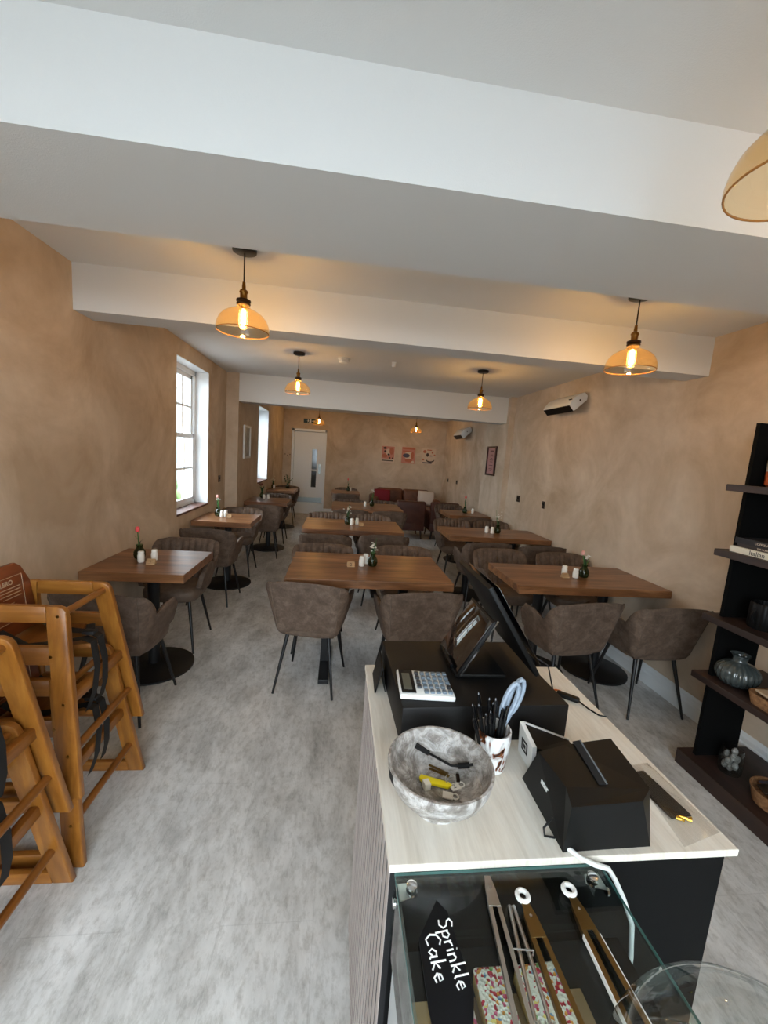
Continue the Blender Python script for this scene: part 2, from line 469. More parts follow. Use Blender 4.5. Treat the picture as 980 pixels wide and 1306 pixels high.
# sash windows in the left wall
def sash_window(name, hole, xin, cols, rows, sill=True):
    ya, yb, za, zb = hole
    xo = XL-.17 if xin == XL else XL-.10
    root = MB(); fw = .055
    zs = za+.0
    for (y0, y1, z0, z1) in ((ya, ya+fw, za, zb), (yb-fw, yb, za, zb), (ya, yb, zb-fw, zb), (ya, yb, za, za+fw)):
        root.bx(xo-.05, xo+.03, y0, y1, z0, z1, .004)
    o = struct(name, root, 'upvc')
    zm = (za+zb)/2+.03
    for nm, z0, z1, dx in (('upper_sash', zm-.02, zb-fw, -.012), ('lower_sash', za+fw, zm+.025, .012)):
        s = MB(); t = .042
        y0, y1 = ya+fw, yb-fw
        s.bx(xo-.016+dx, xo+.016+dx, y0, y0+t, z0, z1); s.bx(xo-.016+dx, xo+.016+dx, y1-t, y1, z0, z1)
        s.bx(xo-.016+dx, xo+.016+dx, y0, y1, z0, z0+t); s.bx(xo-.016+dx, xo+.016+dx, y0, y1, z1-t, z1)
        for k in range(1, cols):
            yy = y0+(y1-y0)*k/cols; s.bx(xo-.010+dx, xo+.010+dx, yy-.011, yy+.011, z0, z1)
        for k in range(1, rows):
            zz = z0+(z1-z0)*k/rows; s.bx(xo-.010+dx, xo+.010+dx, y0, y1, zz-.011, zz+.011)
        so = s.build(nm, 'upvc', o, False)
        g = MB(); g.bm.faces.new([g.bm.verts.new(p) for p in ((xo+dx, y0+t, z0+t), (xo+dx, y1-t, z0+t), (xo+dx, y1-t, z1-t), (xo+dx, y0+t, z1-t))]); g.build('pane', 'pane', so, False)
    r = MB()      # white plastered reveal lining
    r.bx(xo+.03, xin-.001, yb-.004, yb+.0, za, zb); r.bx(xo+.03, xin-.001, ya, ya+.004, za, zb); r.bx(xo+.03, xin-.001, ya, yb, zb-.004, zb)
    r.build('reveal_lining', 'white_gloss', o, False)
    s = MB(); s.bx(xo+.03, xin+.012, ya+.004, yb-.004, za, za+.022, .004); s.build('window_sill', 'sill', o, False)
    return o
sash_window('window_1', W1, XL, 3, 2)
sash_window('window_2', W2, XL2, 2, 2)

def shop_window(name, xa, xb, za, zb):
    r = MB(); y = YF-.12; w = .07
    for q in ((xa, xa+w, za, zb), (xb-w, xb, za, zb), (xa, xb, za, za+w), (xa, xb, zb-w, zb)):
        r.bx(q[0], q[1], y-.035, y+.035, q[2], q[3], .004)
    for k in (1, 2):
        xx = xa+(xb-xa)*k/3; r.bx(xx-.02, xx+.02, y-.03, y+.03, za, zb)
    zz = za+(zb-za)*.68; r.bx(xa, xb, y-.03, y+.03, zz-.02, zz+.02)
    o = struct(name, r, 'upvc')
    g = MB(); g.bm.faces.new([g.bm.verts.new(p) for p in ((xa, y, za), (xb, y, za), (xb, y, zb), (xa, y, zb))]); g.build('pane', 'pane', o, False)
shop_window('window_3', *FW[0]); shop_window('window_4', *FW[1])

# white fire door in the back wall, above a white step
d = MB()
d.bx(DX0, DX0+.055, YB-.02, YB+.2, 0.0, 2.085, .004); d.bx(DX1-.045, DX1, YB-.02, YB+.2, 0.0, 2.085, .004); d.bx(DX0, DX1, YB-.02, YB+.2, 2.025, 2.085, .004)
door = struct('door_1', d, 'white_gloss')
q = MB(); q.bx(DX0+.055, DX1-.045, YB-.012, YB+.2, 0, .262, .004); q.build('threshold_step', 'white_gloss', door, False)
lx0, lx1, ly = DX0+.058, DX1-.048, YB+.05
vx0, vx1, vz0, vz1 = -.665, -.545, .66, 1.60
q = MB()
q.bx(lx0, vx0, ly, ly+.045, .265, 2.02); q.bx(vx1, lx1, ly, ly+.045, .265, 2.02)
q.bx(vx0, vx1, ly, ly+.045, .265, vz0); q.bx(vx0, vx1, ly, ly+.045, vz1, 2.02)
leaf = q.build('door_leaf', 'white_gloss', door, False)
q = MB(); q.bx(vx0, vx1, ly+.01, ly+.02, vz0, vz1); q.build('vision_panel', 'dark_pane', leaf, False)
q = MB(); q.bx(vx0-.004, vx1+.004, ly-.004, ly+.012, 1.07, 1.105); q.build('glazing_bar', 'white_gloss', leaf, False)
q = MB(); q.bx(-.505, -.445, ly-.004, ly, 1.0, 1.25, .002); q.build('push_plate', 'kick', leaf, False)
q = MB(); q.bx(lx0+.01, lx1-.01, ly-.004, ly, .275, .40, .002); q.build('kick_plate', 'kick', leaf, False)
# dim lobby behind the vision panel
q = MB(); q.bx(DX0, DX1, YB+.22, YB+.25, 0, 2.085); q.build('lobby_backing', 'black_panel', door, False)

# ------------------------------------------------------------------ outside
m = MB(); m.bx(-14, 14, -16, 22, -.35, -.15)
g = m.build('ground', 'ground', None, False); g['kind'] = 'structure'
def building(label, x0, x1, y0, y1, h, side):
    b = thing('building', label, 'building', ((x0+x1)/2, (y0+y1)/2, -.15))
    ox, oy = (x0+x1)/2, (y0+y1)/2
    w = MB(); w.bx(x0-ox, x1-ox, y0-oy, y1-oy, 0, h); w.build('wall', 'render_cream', b, False)
    if side == 'x':
        for k in range(3):
            yy = (y0-oy)+(y1-y0)*(k+.5)/3
            for zz in (.9, 3.4):
                if zz+1.2 > h: continue
                fr = MB(); fr.bx(x1-ox-.02, x1-ox+.03, yy-.5, yy+.5, zz, zz+1.3); fo = fr.build('window_frame', 'upvc', b, False)
                p = MB(); p.bx(x1-ox+.03, x1-ox+.036, yy-.42, yy+.42, zz+.08, zz+1.22); p.build('pane', 'gutter', fo, False)
        dp = MB(); dp.cyl((x1-ox+.06, (y1-y0)*.28, 0), (x1-ox+.06, (y1-y0)*.28, h), .05); dp.build('downpipe', 'gutter', b)
    rf = MB(); rf.bx(x0-ox-.15, x1-ox+.15, y0-oy-.15, y1-oy+.15, h, h+.15); rf.build('roof', 'gutter', b, False)
    return b
building('pale rendered house seen through the left sash window', -9.5, -5.2, 12.5, 21.0, 5.2, 'x')
bu = MB()
for k in range(26):
    bu.ball((random.uniform(-.6, .6), random.uniform(-.9, .9), random.uniform(.25, .8)), random.uniform(.2, .35), n=10)
b = bu.build('bush', 'bush'); b.location = (-4.2, 9.3, -.2); tag(b, 'green bush outside low in the left sash window', 'bush')

# ------------------------------------------------------------------ dining tables
def table_top(t, w, dpt, z=.77, th=.055):
    q = MB(); q.bx(-w/2, w/2, -dpt/2, dpt/2, z-th, z, .003); q.build('tabletop', 'table', t, False)
def disc_base(t, x, z=.715, r=.25):
    q = MB(); q.lathe([(r, 0), (r, .012), (r-.012, .018), (.06, .03), (.05, .034)], (x, 0, 0), 40); q.build('base', 'disc', t)
    q = MB(); q.cyl((x, 0, .03), (x, 0, z-.012), .038, n=24); q.build('column', 'black_metal', t)
    q = MB(); q.bx(x-.13, x+.13, -.13, .13, z-.014, z-.0005); q.build('mounting_plate', 'black_metal', t, False)
def bar_base(t, x, z=.715):
    q = MB(); q.bx(x-.036, x+.036, -.29, .29, 0, .03, .004); q.build('foot', 'black_metal', t, False)
    q = MB(); q.bx(x-.032, x+.032, -.03, .03, .03, z-.012, .003); q.build('column', 'black_metal', t, False)
    q = MB(); q.bx(x-.05, x+.05, -.26, .26, z-.014, z-.0005); q.build('mounting_plate', 'black_metal', t, False)

TABLES = {}
def small_table(key, x, y, w, dp, label):
    t = thing('dining_table', label, 'table', (x, y, 0), 0, None)
    table_top(t, w, dp); disc_base(t, 0, r=.26); TABLES[key] = t
small_table('l1', -1.222, 2.868, .61, .60, 'small square wooden table at the left wall just behind the stacked highchairs')
small_table('l2', -1.205, 4.725, .61, .61, 'small square wooden table under the left sash window')
small_table('l3', -1.048, 6.50, .62, .66, 'small dark wooden table at the left wall below the white-framed picture')
small_table('l4', -1.09, 8.36, .54, .66, 'last small wooden table on the left, nearest the white door')
small_table('m4', .175, 8.60, .58, .64, 'small wooden table standing alone near the back wall right of the door')
def big_table(key, x, y, w, dp, label, kind):
    t = thing('dining_table', label, 'table', (x, y, 0), 0, None)
    table_top(t, w, dp)
    for sx in ((-.28, .28) if kind == 'bar' else (-.27, .27)):
        bar_base(t, sx) if kind == 'bar' else disc_base(t, sx, r=.25)
    TABLES[key] = t
big_table('m1', .255, 2.937, 1.125, .71, 'long wooden table in the middle row nearest the counter', 'bar')
big_table('m2', .20, 4.66, 1.105, .70, 'second long wooden table of the middle row, behind the nearest one', 'bar')
big_table('m3', .475, 6.44, 1.08, .78, 'third long wooden table of the middle row, in front of the leather armchairs', 'bar')
big_table('r1', 1.868, 2.895, 1.16, .605, 'long wooden table at the right wall nearest the shelf unit', 'disc')
big_table('r2', 1.850, 4.585, 1.18, .60, 'second long wooden table at the right wall, below the large heater', 'disc')
small_table('r3', 2.02, 6.25, .64, .64, 'rearmost wooden table at the right wall below the dark-framed picture')

# ------------------------------------------------------------------ armchairs
def shell_mesh():
    w, yb, r, ya = .250, -.215, .075, .140
    half = (w-r); arc = r*PI/2; side = ya-(yb+r); tot = half+arc+side
    def plan(d):
        s = 1 if d >= 0 else -1; a = abs(d)
        if a <= half: return V((s*a, yb, 0)), V((0, -1, 0))
        if a <= half+arc:
            t = (a-half)/r; return V((s*(half+r*math.sin(t)), yb+r-r*math.cos(t), 0)), V((s*math.sin(t), -math.cos(t), 0))
        return V((s*w, yb+r+(a-half-arc), 0)), V((s, 0, 0))
    def ss(a, b, x):
        t = min(1, max(0, (x-a)/(b-a))); return t*t*(3-2*t)
    k1, k2 = half+.30*arc, half+arc+.035
    def top(a):
        h = .790-.006*(a/half)**2
        if a > k1-.05: h -= .010*ss(k1-.05, k1, a)
        if a > k1: h = .774-.140*ss(k1-.004, k2, a)
        if a > k2: h = .634+.032*ss(k2, k2+.11, a)-.050*ss(tot-.07, tot, a)
        return h
    def bot(a):
        h = .385+.030*ss(half-.03, half+.5*arc, a)
        return h+.075*ss(tot-.17, tot, a)
    def off(u, back):
        o = back*(-.050+.110*u)+(1-back)*(-.055+.105*u)
        if u < .14: o -= (.14-u)**2*1.6
        return o
    N, K = 200, 12
    bm = bmesh.new(); O = []; I = []
    for i in range(N+1):
        d = -tot+2*tot*i/N; a = abs(d)
        p, n = plan(d); h1 = top(a); h0 = bot(a)
        back = 1-ss(half-.01, half+arc, a)
        ro, ri = [], []
        th = .036
        for k in range(K+1):
            f_ = k/K; f_ = f_+.10*math.sin(2*PI*f_)/(2*PI)*-1
            z = h0+(h1-h0)*f_; u = (z-.385)/.40
            o = off(u, back)
            e = ss(0, .022, h1-z)
            gr = abs(math.sin(PI*d/.050))**.55 if (a < .225 and z > .47) else 1.
            po = p+n*(o-.009*(1-e)); po.z = z
            pi_ = p+n*(o-th*(.45+.55*e)+.017*(1-gr)*e); pi_.z = z-.001*(1-e)
            ro.append(bm.verts.new(po)); ri.append(bm.verts.new(pi_))
        O.append(ro); I.append(ri)
    for i in range(N):
        for k in range(K):
            bm.faces.new((O[i][k], O[i+1][k], O[i+1][k+1], O[i][k+1]))
            bm.faces.new((I[i][k], I[i][k+1], I[i+1][k+1], I[i+1][k]))
        bm.faces.new((O[i][K], O[i+1][K], I[i+1][K], I[i][K]))
        bm.faces.new((O[i][0], I[i][0], I[i+1][0], O[i+1][0]))
    for i in (0, N):
        for k in range(K): bm.faces.new((O[i][k], O[i][k+1], I[i][k+1], I[i][k]))
    mb = MB(); mb.bm.free(); mb.bm = bm
    seams = []
    for s in (-1, 1):
        pts = []
        for k in range(12):
            f_ = k/11; dd = half+.028-.02*f_*0; z = bot(dd)+.004+(top(dd)-.012-bot(dd))*f_; u = (z-.385)/.40
            p, n = plan(s*dd); bk = 1-ss(half-.01, half+arc, dd)
            q = p+n*(off(u, bk)+.0003); q.z = z; pts.append(q)
        seams.append(pts)
    return mb, seams

def make_armchair(label, loc, rot, group):
    t = thing('armchair', label, 'armchair', loc, rot, group)
    mb, seams = shell_mesh(); mb.build('backrest', 'leather', t, True, 50)
    for pts in seams:
        q = MB(); q.tube(pts, .0024, 6); q.build('seam', 'leather_seat', t)
    q = MB(); rings = []
    for z, s in ((.385, .80), (.392, .88), (.41, .93), (.445, .955), (.468, .94), (.478, .88), (.482, .6), (.483, .02)):
        ring = []
        for k in range(36):
            a = 2*PI*k/36; cx, sy = math.cos(a), math.sin(a)
            e = .5
            x = math.copysign(abs(cx)**e, cx)*.215*s; y = math.copysign(abs(sy)**e, sy)*.205*s+.018
            ring.append(V((x, y, z)))
        rings.append(ring)
    q.ring_loft(rings); q.build('seat', 'leather_seat', t, True, 60)
    for sx in (-1, 1):
        for (y0, y1) in ((-.115, -.205), (.135, .222)):
            q = MB(); q.tube([(sx*.135, y0, .40), (sx*.198, y1, 0)], [.0135, .0075], 12); q.build('leg', 'black_metal', t)
    return t

CH = [
 # x, y, degrees, label ; 0 = faces away from the camera, 180 = faces it
 (-.115, 2.70, -11, 'brown armchair nearest the aisle, back turned, at the near left of the nearest middle table'),
 (.555, 2.60, 5, 'brown armchair half hidden by the black till, back turned, at the nearest middle table'),
 (-.09, 3.29, 180, 'brown ribbed armchair facing us at the far left of the nearest middle table'),
 (.62, 3.34, 180, 'brown ribbed armchair facing us at the far right of the nearest middle table'),
 (-.08, 4.22, -3, 'brown armchair, back turned, at the near left of the second middle table'),
 (.51, 4.33, 2, 'brown armchair, back turned, at the near right of the second middle table'),
 (-.10, 5.17, 182, 'brown ribbed armchair facing us at the far left of the second middle table'),
 (.47, 5.19, 178, 'brown ribbed armchair facing us at the far right of the second middle table'),
 (.20, 6.05, 4, 'brown armchair, back turned, at the near left of the third middle table'),
 (.77, 6.08, 4, 'brown armchair, back turned, at the near right of the third middle table'),
 (.22, 6.88, 180, 'brown armchair facing us at the far left of the third middle table'),
 (.82, 6.90, 180, 'brown armchair facing us at the far right of the third middle table'),
 (.18, 8.24, 0, 'brown armchair, back turned, at the small rear table by the back wall'),
 (.20, 9.12, 180, 'brown armchair facing us behind the small rear table, against the back wall'),
 (1.59, 2.51, 8, 'brown armchair, back turned, at the near left of the front right-wall table'),
 (2.165, 2.46, 0, 'brown armchair, back turned, between the front right-wall table and the shelf unit'),
 (1.57, 3.42, 183, 'brown ribbed armchair facing us at the far left of the front right-wall table'),
 (2.155, 3.36, 180, 'brown ribbed armchair facing us behind the flowers of the front right-wall table'),
 (1.57, 4.19, 4, 'brown armchair, back turned, at the near left of the second right-wall table'),
 (2.15, 4.14, 0, 'brown armchair, back turned, at the near right of the second right-wall table'),
 (1.60, 5.20, 183, 'brown ribbed armchair facing us at the far left of the second right-wall table'),
 (2.155, 5.20, 180, 'brown ribbed armchair facing us at the far right of the second right-wall table'),
 (2.03, 5.93, 0, 'brown armchair, back turned, at the rearmost right-wall table'),
 (2.03, 6.98, 180, 'brown armchair facing us behind the rearmost right-wall table'),
 (-1.20, 2.42, -4, 'brown armchair half hidden behind the stacked highchairs at the first left table'),
 (-1.215, 3.27, 180, 'brown ribbed armchair facing us behind the first left table with the red tulip'),
 (-1.20, 4.20, -3, 'brown armchair, back turned, at the table under the left sash window'),
 (-1.205, 5.18, 180, 'brown ribbed armchair facing us behind the table under the left sash window'),
 (-1.03, 6.04, 6, 'brown armchair, back turned, at the dark left table below the white-framed picture'),
 (-1.04, 7.03, 180, 'brown armchair facing us behind the dark left table below the white-framed picture'),
 (-1.07, 8.76, 180, 'brown armchair facing us at the last left table nearest the white door'),
]
first = None
for x, y, a, lab in CH:
    if first is None: first = make_armchair(lab, (x, y, 0), math.radians(a), 'brown dining armchairs')
    else: dup(first, (x, y, 0), math.radians(a), lab, 'brown dining armchairs')

# ------------------------------------------------------------------ things on the tables
TZ = .77
def make_shaker(label, loc):
    t = thing('condiment_shaker', label, 'shaker', loc, 0, 'white shakers on the tables')
    q = MB(); q.lathe([(.017, 0), (.0205, .003), (.0215, .02), (.0215, .046), (.019, .054), (.0165, .057)], n=24); q.build('jar', 'white_ceramic', t)
    q = MB(); q.lathe([(.0175, .056), (.019, .058), (.019, .070), (.016, .075), (.004, .077)], n=24); q.build('lid', 'white_ceramic', t)
    return t
tname = dict(l1='first left table', l2='table under the left sash window', l3='dark left table below the white-framed picture',
             l4='last left table nearest the door', m1='nearest middle table', m2='second middle table', m3='third middle table',
             m4='small rear table by the back wall', r1='front right-wall table', r2='second right-wall table', r3='rearmost right-wall table')
SH = [('l1', -1.28, 2.82, 'left'), ('l1', -1.22, 2.88, 'right'), ('l2', -1.27, 4.70, 'left'), ('l2', -1.245, 4.76, 'right'), ('l3', -1.14, 6.56, 'left'),
      ('l3', -1.08, 6.59, 'right'), ('l4', -1.26, 8.35, 'only'), ('m1', .21, 2.94, 'front'), ('m1', .245, 3.01, 'rear'), ('m2', .19, 4.65, 'left'), ('m2', .25, 4.70, 'right'),
      ('m3', .45, 6.39, 'only'), ('m4', .28, 8.80, 'only'), ('r1', 1.85, 2.85, 'right'), ('r1', 1.80, 2.92, 'left'), ('r2', 1.79, 4.61, 'left'), ('r2', 1.845, 4.57, 'right'), ('r3', 2.17, 6.28, 'only')]
fs = None
for k, x, y, w in SH:
    lab = ('single white shaker standing on the %s' if w == 'only' else w+' white shaker of the pair on the %s') % tname[k]
    if fs is None: fs = make_shaker(lab, (x, y, TZ+.0003))
    else: dup(fs, (x, y, TZ+.0003), 0, lab, 'white shakers on the tables')

def flower_vase(label, loc, kind, h):
    t = thing('flower_vase', label, 'flower vase', loc, random.uniform(0, 6), None)
    q = MB(); q.lathe([(.022, 0), (.032, .006), (.038, .03), (.036, .052), (.024, .072), (.019, .082), (.021, .095), (.023, .10)], n=24, cap1=False)
    q.build('vase', 'vase', t)
    def stem(p, r=.0028, nm='stem'):
        q = MB(); q.tube(p, r, 6); return q.build(nm, 'stem', t)
    def leaf(p0, p1, wd):
        p0, p1 = V(p0), V(p1); d = p1-p0; s = d.cross(V((0, 0, 1))); s = s.normalized() if s.length > 1e-4 else V((1, 0, 0))
        nrm = s.cross(d).normalized()
        q = MB(); rings = []
        for i in range(7):
            u = i/6; c = p0+d*u+nrm*(.012*math.sin(PI*u)); ww = wd*math.sin(PI*min(.97, max(.06, u)))
            rings.append([c-s*ww, c+nrm*.0008, c+s*ww, c-nrm*.0008])
        q.ring_loft(rings); return q.build('leaf', 'leaf', t)
    def tulip(c, col, r=.018):
        q = MB()
        for k in range(6):
            a = k*PI/3; rr = r*(.55 if k % 2 else .62)
            q.ball((c[0]+rr*.55*math.cos(a), c[1]+rr*.55*math.sin(a), c[2]+r*.9), r*.66, (.75, .75, 1.7), 10)
        q.build('flower_head', col, t)
    def cluster(c, col, n, spread, r=.007):
        q = MB()
        for k in range(n):
            p = (c[0]+random.gauss(0, spread), c[1]+random.gauss(0, spread), c[2]+random.gauss(0, spread*1.2))
            for j in range(5):
                a = j*2*PI/5; q.ball((p[0]+r*.8*math.cos(a), p[1]+r*.8*math.sin(a), p[2]), r*.75, (1, 1, .5), 6)
        q.build('flower_head', col, t)
    if kind == 'tulip':
        stem([(0, 0, .02), (.004, 0, .09), (.010, .004, h-.03)], .0035); tulip((.010, .004, h-.035), 'petal_red')
        leaf((0, 0, .08), (.03, .01, h-.06), .010); leaf((0, 0, .08), (-.02, .012, h-.09), .009)
    elif kind == 'mixed':
        stem([(0, 0, .02), (-.01, 0, .12), (-.025, 0, h-.03)], .0032); tulip((-.025, 0, h-.035), 'petal_pink', .016)
        stem([(0, 0, .02), (.01, 0, .10), (.016, 0, h-.06)], .003); cluster((.016, 0, h-.05), 'petal_white', 5, .010)
        leaf((0, 0, .08), (.03, .02, h-.08), .010); leaf((0, 0, .08), (-.02, .02, .17), .010)
    elif kind == 'white':
        for k in range(5):
            a = random.uniform(0, 6); stem([(0, 0, .03), (.006*math.cos(a), .006*math.sin(a), .10), (.022*math.cos(a), .022*math.sin(a), h-.05-.01*k)], .002)
        cluster((0, 0, h-.04), 'petal_white', 16, .018, .0065)
        leaf((0, 0, .09), (.03, 0, .16), .009); leaf((0, 0, .09), (-.03, .01, .15), .009)
        stem([(0, 0, .09), (.02, .01, .15), (.034, .012, h+.03)], .0016)
    elif kind == 'dark':
        for k in range(4):
            a = k*1.6; stem([(0, 0, .03), (.01*math.cos(a), .01*math.sin(a), .10), (.035*math.cos(a), .035*math.sin(a), h-.06)], .0025)
            leaf((0, 0, .09), (.055*math.cos(a+.7), .055*math.sin(a+.7), h-.07), .013)
        cluster((-.02, 0, h-.03), 'petal_dark', 14, .025, .010)
    elif kind == 'leafy':
        for k in range(7):
            a = k*.9; e = V((.09*math.cos(a)*(.5+.5*(k % 3)/2), .09*math.sin(a), h-.03*(k % 4)))
            stem([(0, 0, .03), (e.x*.3, e.y*.3, h*.5), tuple(e)], .002)
            for j in range(5):
                u = .5+.12*j; c = V((e.x*u, e.y*u, .03+(e.z-.03)*u))
                leaf(c, c+V((random.uniform(-.045, .045), random.uniform(-.045, .045), random.uniform(.0, .03))), .014)
    return t
for k, x, y, kind, h, lab in [
    ('l1', -1.325, 2.90, 'tulip', .225, 'dark vase holding one red tulip on the first left table'),
    ('l2', -1.335, 4.78, 'mixed', .25, 'green vase with a pink and white bloom below the left sash window'),
    ('l3', -1.20, 6.72, 'dark', .25, 'vase of dark red flowers on the dark left table'),
    ('l4', -1.29, 8.42, 'white', .22, 'small vase of pale flowers on the last left table'),
    ('m1', .29, 2.95, 'white', .19, 'round green vase of tiny white flowers on the nearest middle table'),
    ('m2', .14, 4.68, 'white', .21, 'green vase of white flowers on the second middle table'),
    ('m3', .56, 6.44, 'white', .28, 'tall vase of white flowers on the third middle table'),
    ('m4', .23, 8.76, 'tulip', .27, 'slim vase with one red flower on the small rear table'),
    ('r1', 1.93, 2.87, 'mixed', .21, 'green vase with a pale pink bloom on the front right-wall table'),
    ('r2', 1.92, 4.60, 'white', .24, 'green vase with a white bloom on the second right-wall table'),
    ('r3', 2.04, 6.28, 'tulip', .27, 'slim vase with a red flower on the rearmost right-wall table'),
    ('l4', -1.02, 8.55, 'leafy', .26, 'vase of dark leafy stems in front of the white door')]:
    flower_vase(lab, (x, y, TZ+.0003), kind, h)
for k, x, y, num, a in [('l1', -1.20, 2.78, '1', 0), ('l2', -1.20, 4.72, '', 0), ('m1', .13, 2.915, '2', 8), ('m2', .295, 4.63, '', 0), ('r1', 1.765, 2.845, '', 5), ('r3', 2.11, 6.27, '', 0)]:
    t = thing('table_number', 'wooden table number block on the '+tname[k], 'table number', (x, y, TZ+.0003), math.radians(a), 'wooden number blocks on the tables')
    q = MB(); q.prism([(-.028, -.016, 0), (-.028, .022, 0), (-.028, .006, .036)], (.056, 0, 0), .0015); q.build('block', 'block', t, False)
    if num: text_mesh('numeral', num, .032, 'ink', t, frame_mtx((-.009, -.0128, .007), (1, 0, 0), (0, .52, .854)), .0006)

# ------------------------------------------------------------------ pendant lamps
def make_pendant(label, loc, r=.126):
    """origin on the ceiling"""
    t = thing('pendant_lamp', label, 'pendant lamp', loc, 0, 'amber glass pendant lamps')
    q = MB(); q.lathe([(.055, 0), (.057, -.004), (.056, -.020), (.045, -.025), (.008, -.027)], n=32); q.build('ceiling_rose', 'black_metal', t)
    zt = -.176
    q = MB(); q.cyl((0, 0, -.025), (0, 0, zt), .0035, n=8); q.build('cord', 'black_metal', t)
    q = MB(); q.lathe([(.007, zt+.02), (.009, zt), (.009, zt-.012), (.018, zt-.018), (.021, zt-.026), (.017, zt-.032), (.017, zt-.058), (.021, zt-.064)], n=24); q.build('socket', 'brass', t)
    q = MB(); q.lathe([(.024, zt-.058), (.034, zt-.061), (.035, zt-.068), (.031, zt-.073), (.034, zt-.080), (.030, zt-.086)], n=28); q.build('collar', 'bronze', t)
    zc = zt-.080
    prof = [(.026, zc), (.029, zc-.008), (.034, zc-.018), (.046, zc-.025), (.070, zc-.035), (.094, zc-.050), (.112, zc-.071), (.122, zc-.095), (r, zc-.116), (r-.001, zc-.127), (r-.004, zc-.129)]
    q = MB(); q.lathe(prof, n=48, cap0=False, cap1=False); sh = q.build('shade', 'amber', t)
    q = MB(); q.torus((0, 0, zc-.129), r-.003, .0022, n=48, k=6); q.build('rim', 'amber_rim', sh)
    q = MB(); q.lathe([(.013, zc+.006), (.014, zc-.018), (.012, zc-.024)], n=18); q.build('bulb_cap', 'brass', t)
    q = MB(); q.lathe([(.011, zc-.022), (.020, zc-.036), (.022, zc-.055), (.022, zc-.092), (.017, zc-.110), (.006, zc-.118)], n=20); bl = q.build('bulb', 'bulb_glass', t)
    q = MB(); q.lathe([(.003, zc-.026), (.0095, zc-.034), (.0105, zc-.065), (.0095, zc-.096), (.003, zc-.104)], n=12); q.build('filament', 'filament', bl)
    return t
P = [(-.503, 2.175, 'lit amber pendant lamp hanging over the aisle in front of the second beam, left'),
     (1.53, 2.135, 'lit amber pendant lamp hanging before the second beam on the right'),
     (-.445, 4.26, 'lit amber pendant lamp between the second and third beams, left of the smoke detector'),
     (1.43, 4.25, 'lit amber pendant lamp between the second and third beams, right of the smoke detector'),
     (-.475, 9.2, 'small distant lit pendant lamp beside the exit sign'),
     (1.68, 9.2, 'small distant lit pendant lamp above the three posters'),
     (.822, .735, 'amber pendant lamp cut by the right edge of the picture, nearest the camera'),
     (1.56, .745, 'lit amber pendant lamp over the floor between the counter and the shelf unit')]
fp = None
for x, y, lab in P:
    if fp is None: fp = make_pendant(lab, (x, y, HC))
    else:
        pl = dup(fp, (x, y, HC), 0, lab, 'amber glass pendant lamps')
        if lab.startswith('amber'):      # this one is not lit
            for ch in pl.children:
                for g in ch.children:
                    if g.name.startswith('filament'):
                        g.data = g.data.copy(); g.data.materials[0] = M['brass']

# smoke detectors
def detector(label, x, y, r):
    t = thing('smoke_detector', label, 'smoke detector', (x, y, HC))
    q = MB(); q.lathe([(r, 0), (r, -.012), (r*.98, -.014)], n=32); q.build('mounting_base', 'white_plastic', t)
    q = MB(); q.lathe([(r*.8, -.014), (r*.8, -.022), (r*.86, -.024), (r*.86, -.036), (r*.7, -.046), (r*.2, -.049)], n=32); q.build('sensor_head', 'white_plastic', t)
detector('round white smoke detector on the ceiling between two pendants', -.005, 4.32, .062)
detector('tiny white ceiling sensor right of the smoke detector', .50, 4.28, .022)

# ------------------------------------------------------------------ wall fittings
def heater(label, x, y0, L_, zt, k):
    t = thing('infrared_heater', label, 'wall heater', (x, y0, zt))
    prof = [(.012, -.035), (.012, -.078), (.125, -.188), (.140, -.192), (.190, -.140), (.178, -.110), (.137, -.055), (.045, -.004)]
    prof = [(a*k, h*k) for a, h in prof]
    q = MB(); q.prism([(-a, .0, h) for a, h in prof], (0, L_, 0), .003); q.build('casing', 'white_plastic', t, True, 40)
    a0, a1 = V((-prof[3][0]-.001, 0, prof[3][1]+.001)), V((-prof[4][0], 0, prof[4][1]))
    d = (a1-a0); n = V((-d.z*-1, 0, 0)); n = V((-abs(d.z), 0, -abs(d.x))).normalized()
    a0, a1 = a0-d*.10, a1-d*.06
    q = MB(); q.prism([a0+V((0, .012, 0)), a1+V((0, .012, 0)), a1+V((0, L_-.012, 0)), a0+V((0, L_-.012, 0))], n*.006); q.build('heating_panel', 'blk', t, False)
    q = MB(); q.cyl((-.085*k, -.002, -.085*k), (-.085*k, .002, -.085*k), .009, n=14); q.build('end_screw', 'socket', t)
    q = MB(); q.box((-.160*k, .05, -.080*k), (.010, .055, .006), ry(.93)); q.build('vent_slot', 'blk', t, False)
    for yy in (L_*.25, L_*.75):
        q = MB(); q.bx(-.014, -.0005, yy-.02, yy+.02, -.075*k, -.04*k); q.build('wall_bracket', 'black_metal', t, False)
heater('large white and black heater on the right wall', XR, 3.97, .54, 2.365, 1.0)
heater('small distant white and black heater on the right wall near the back corner', XRB, 8.2, .55, 2.285, 1.25)

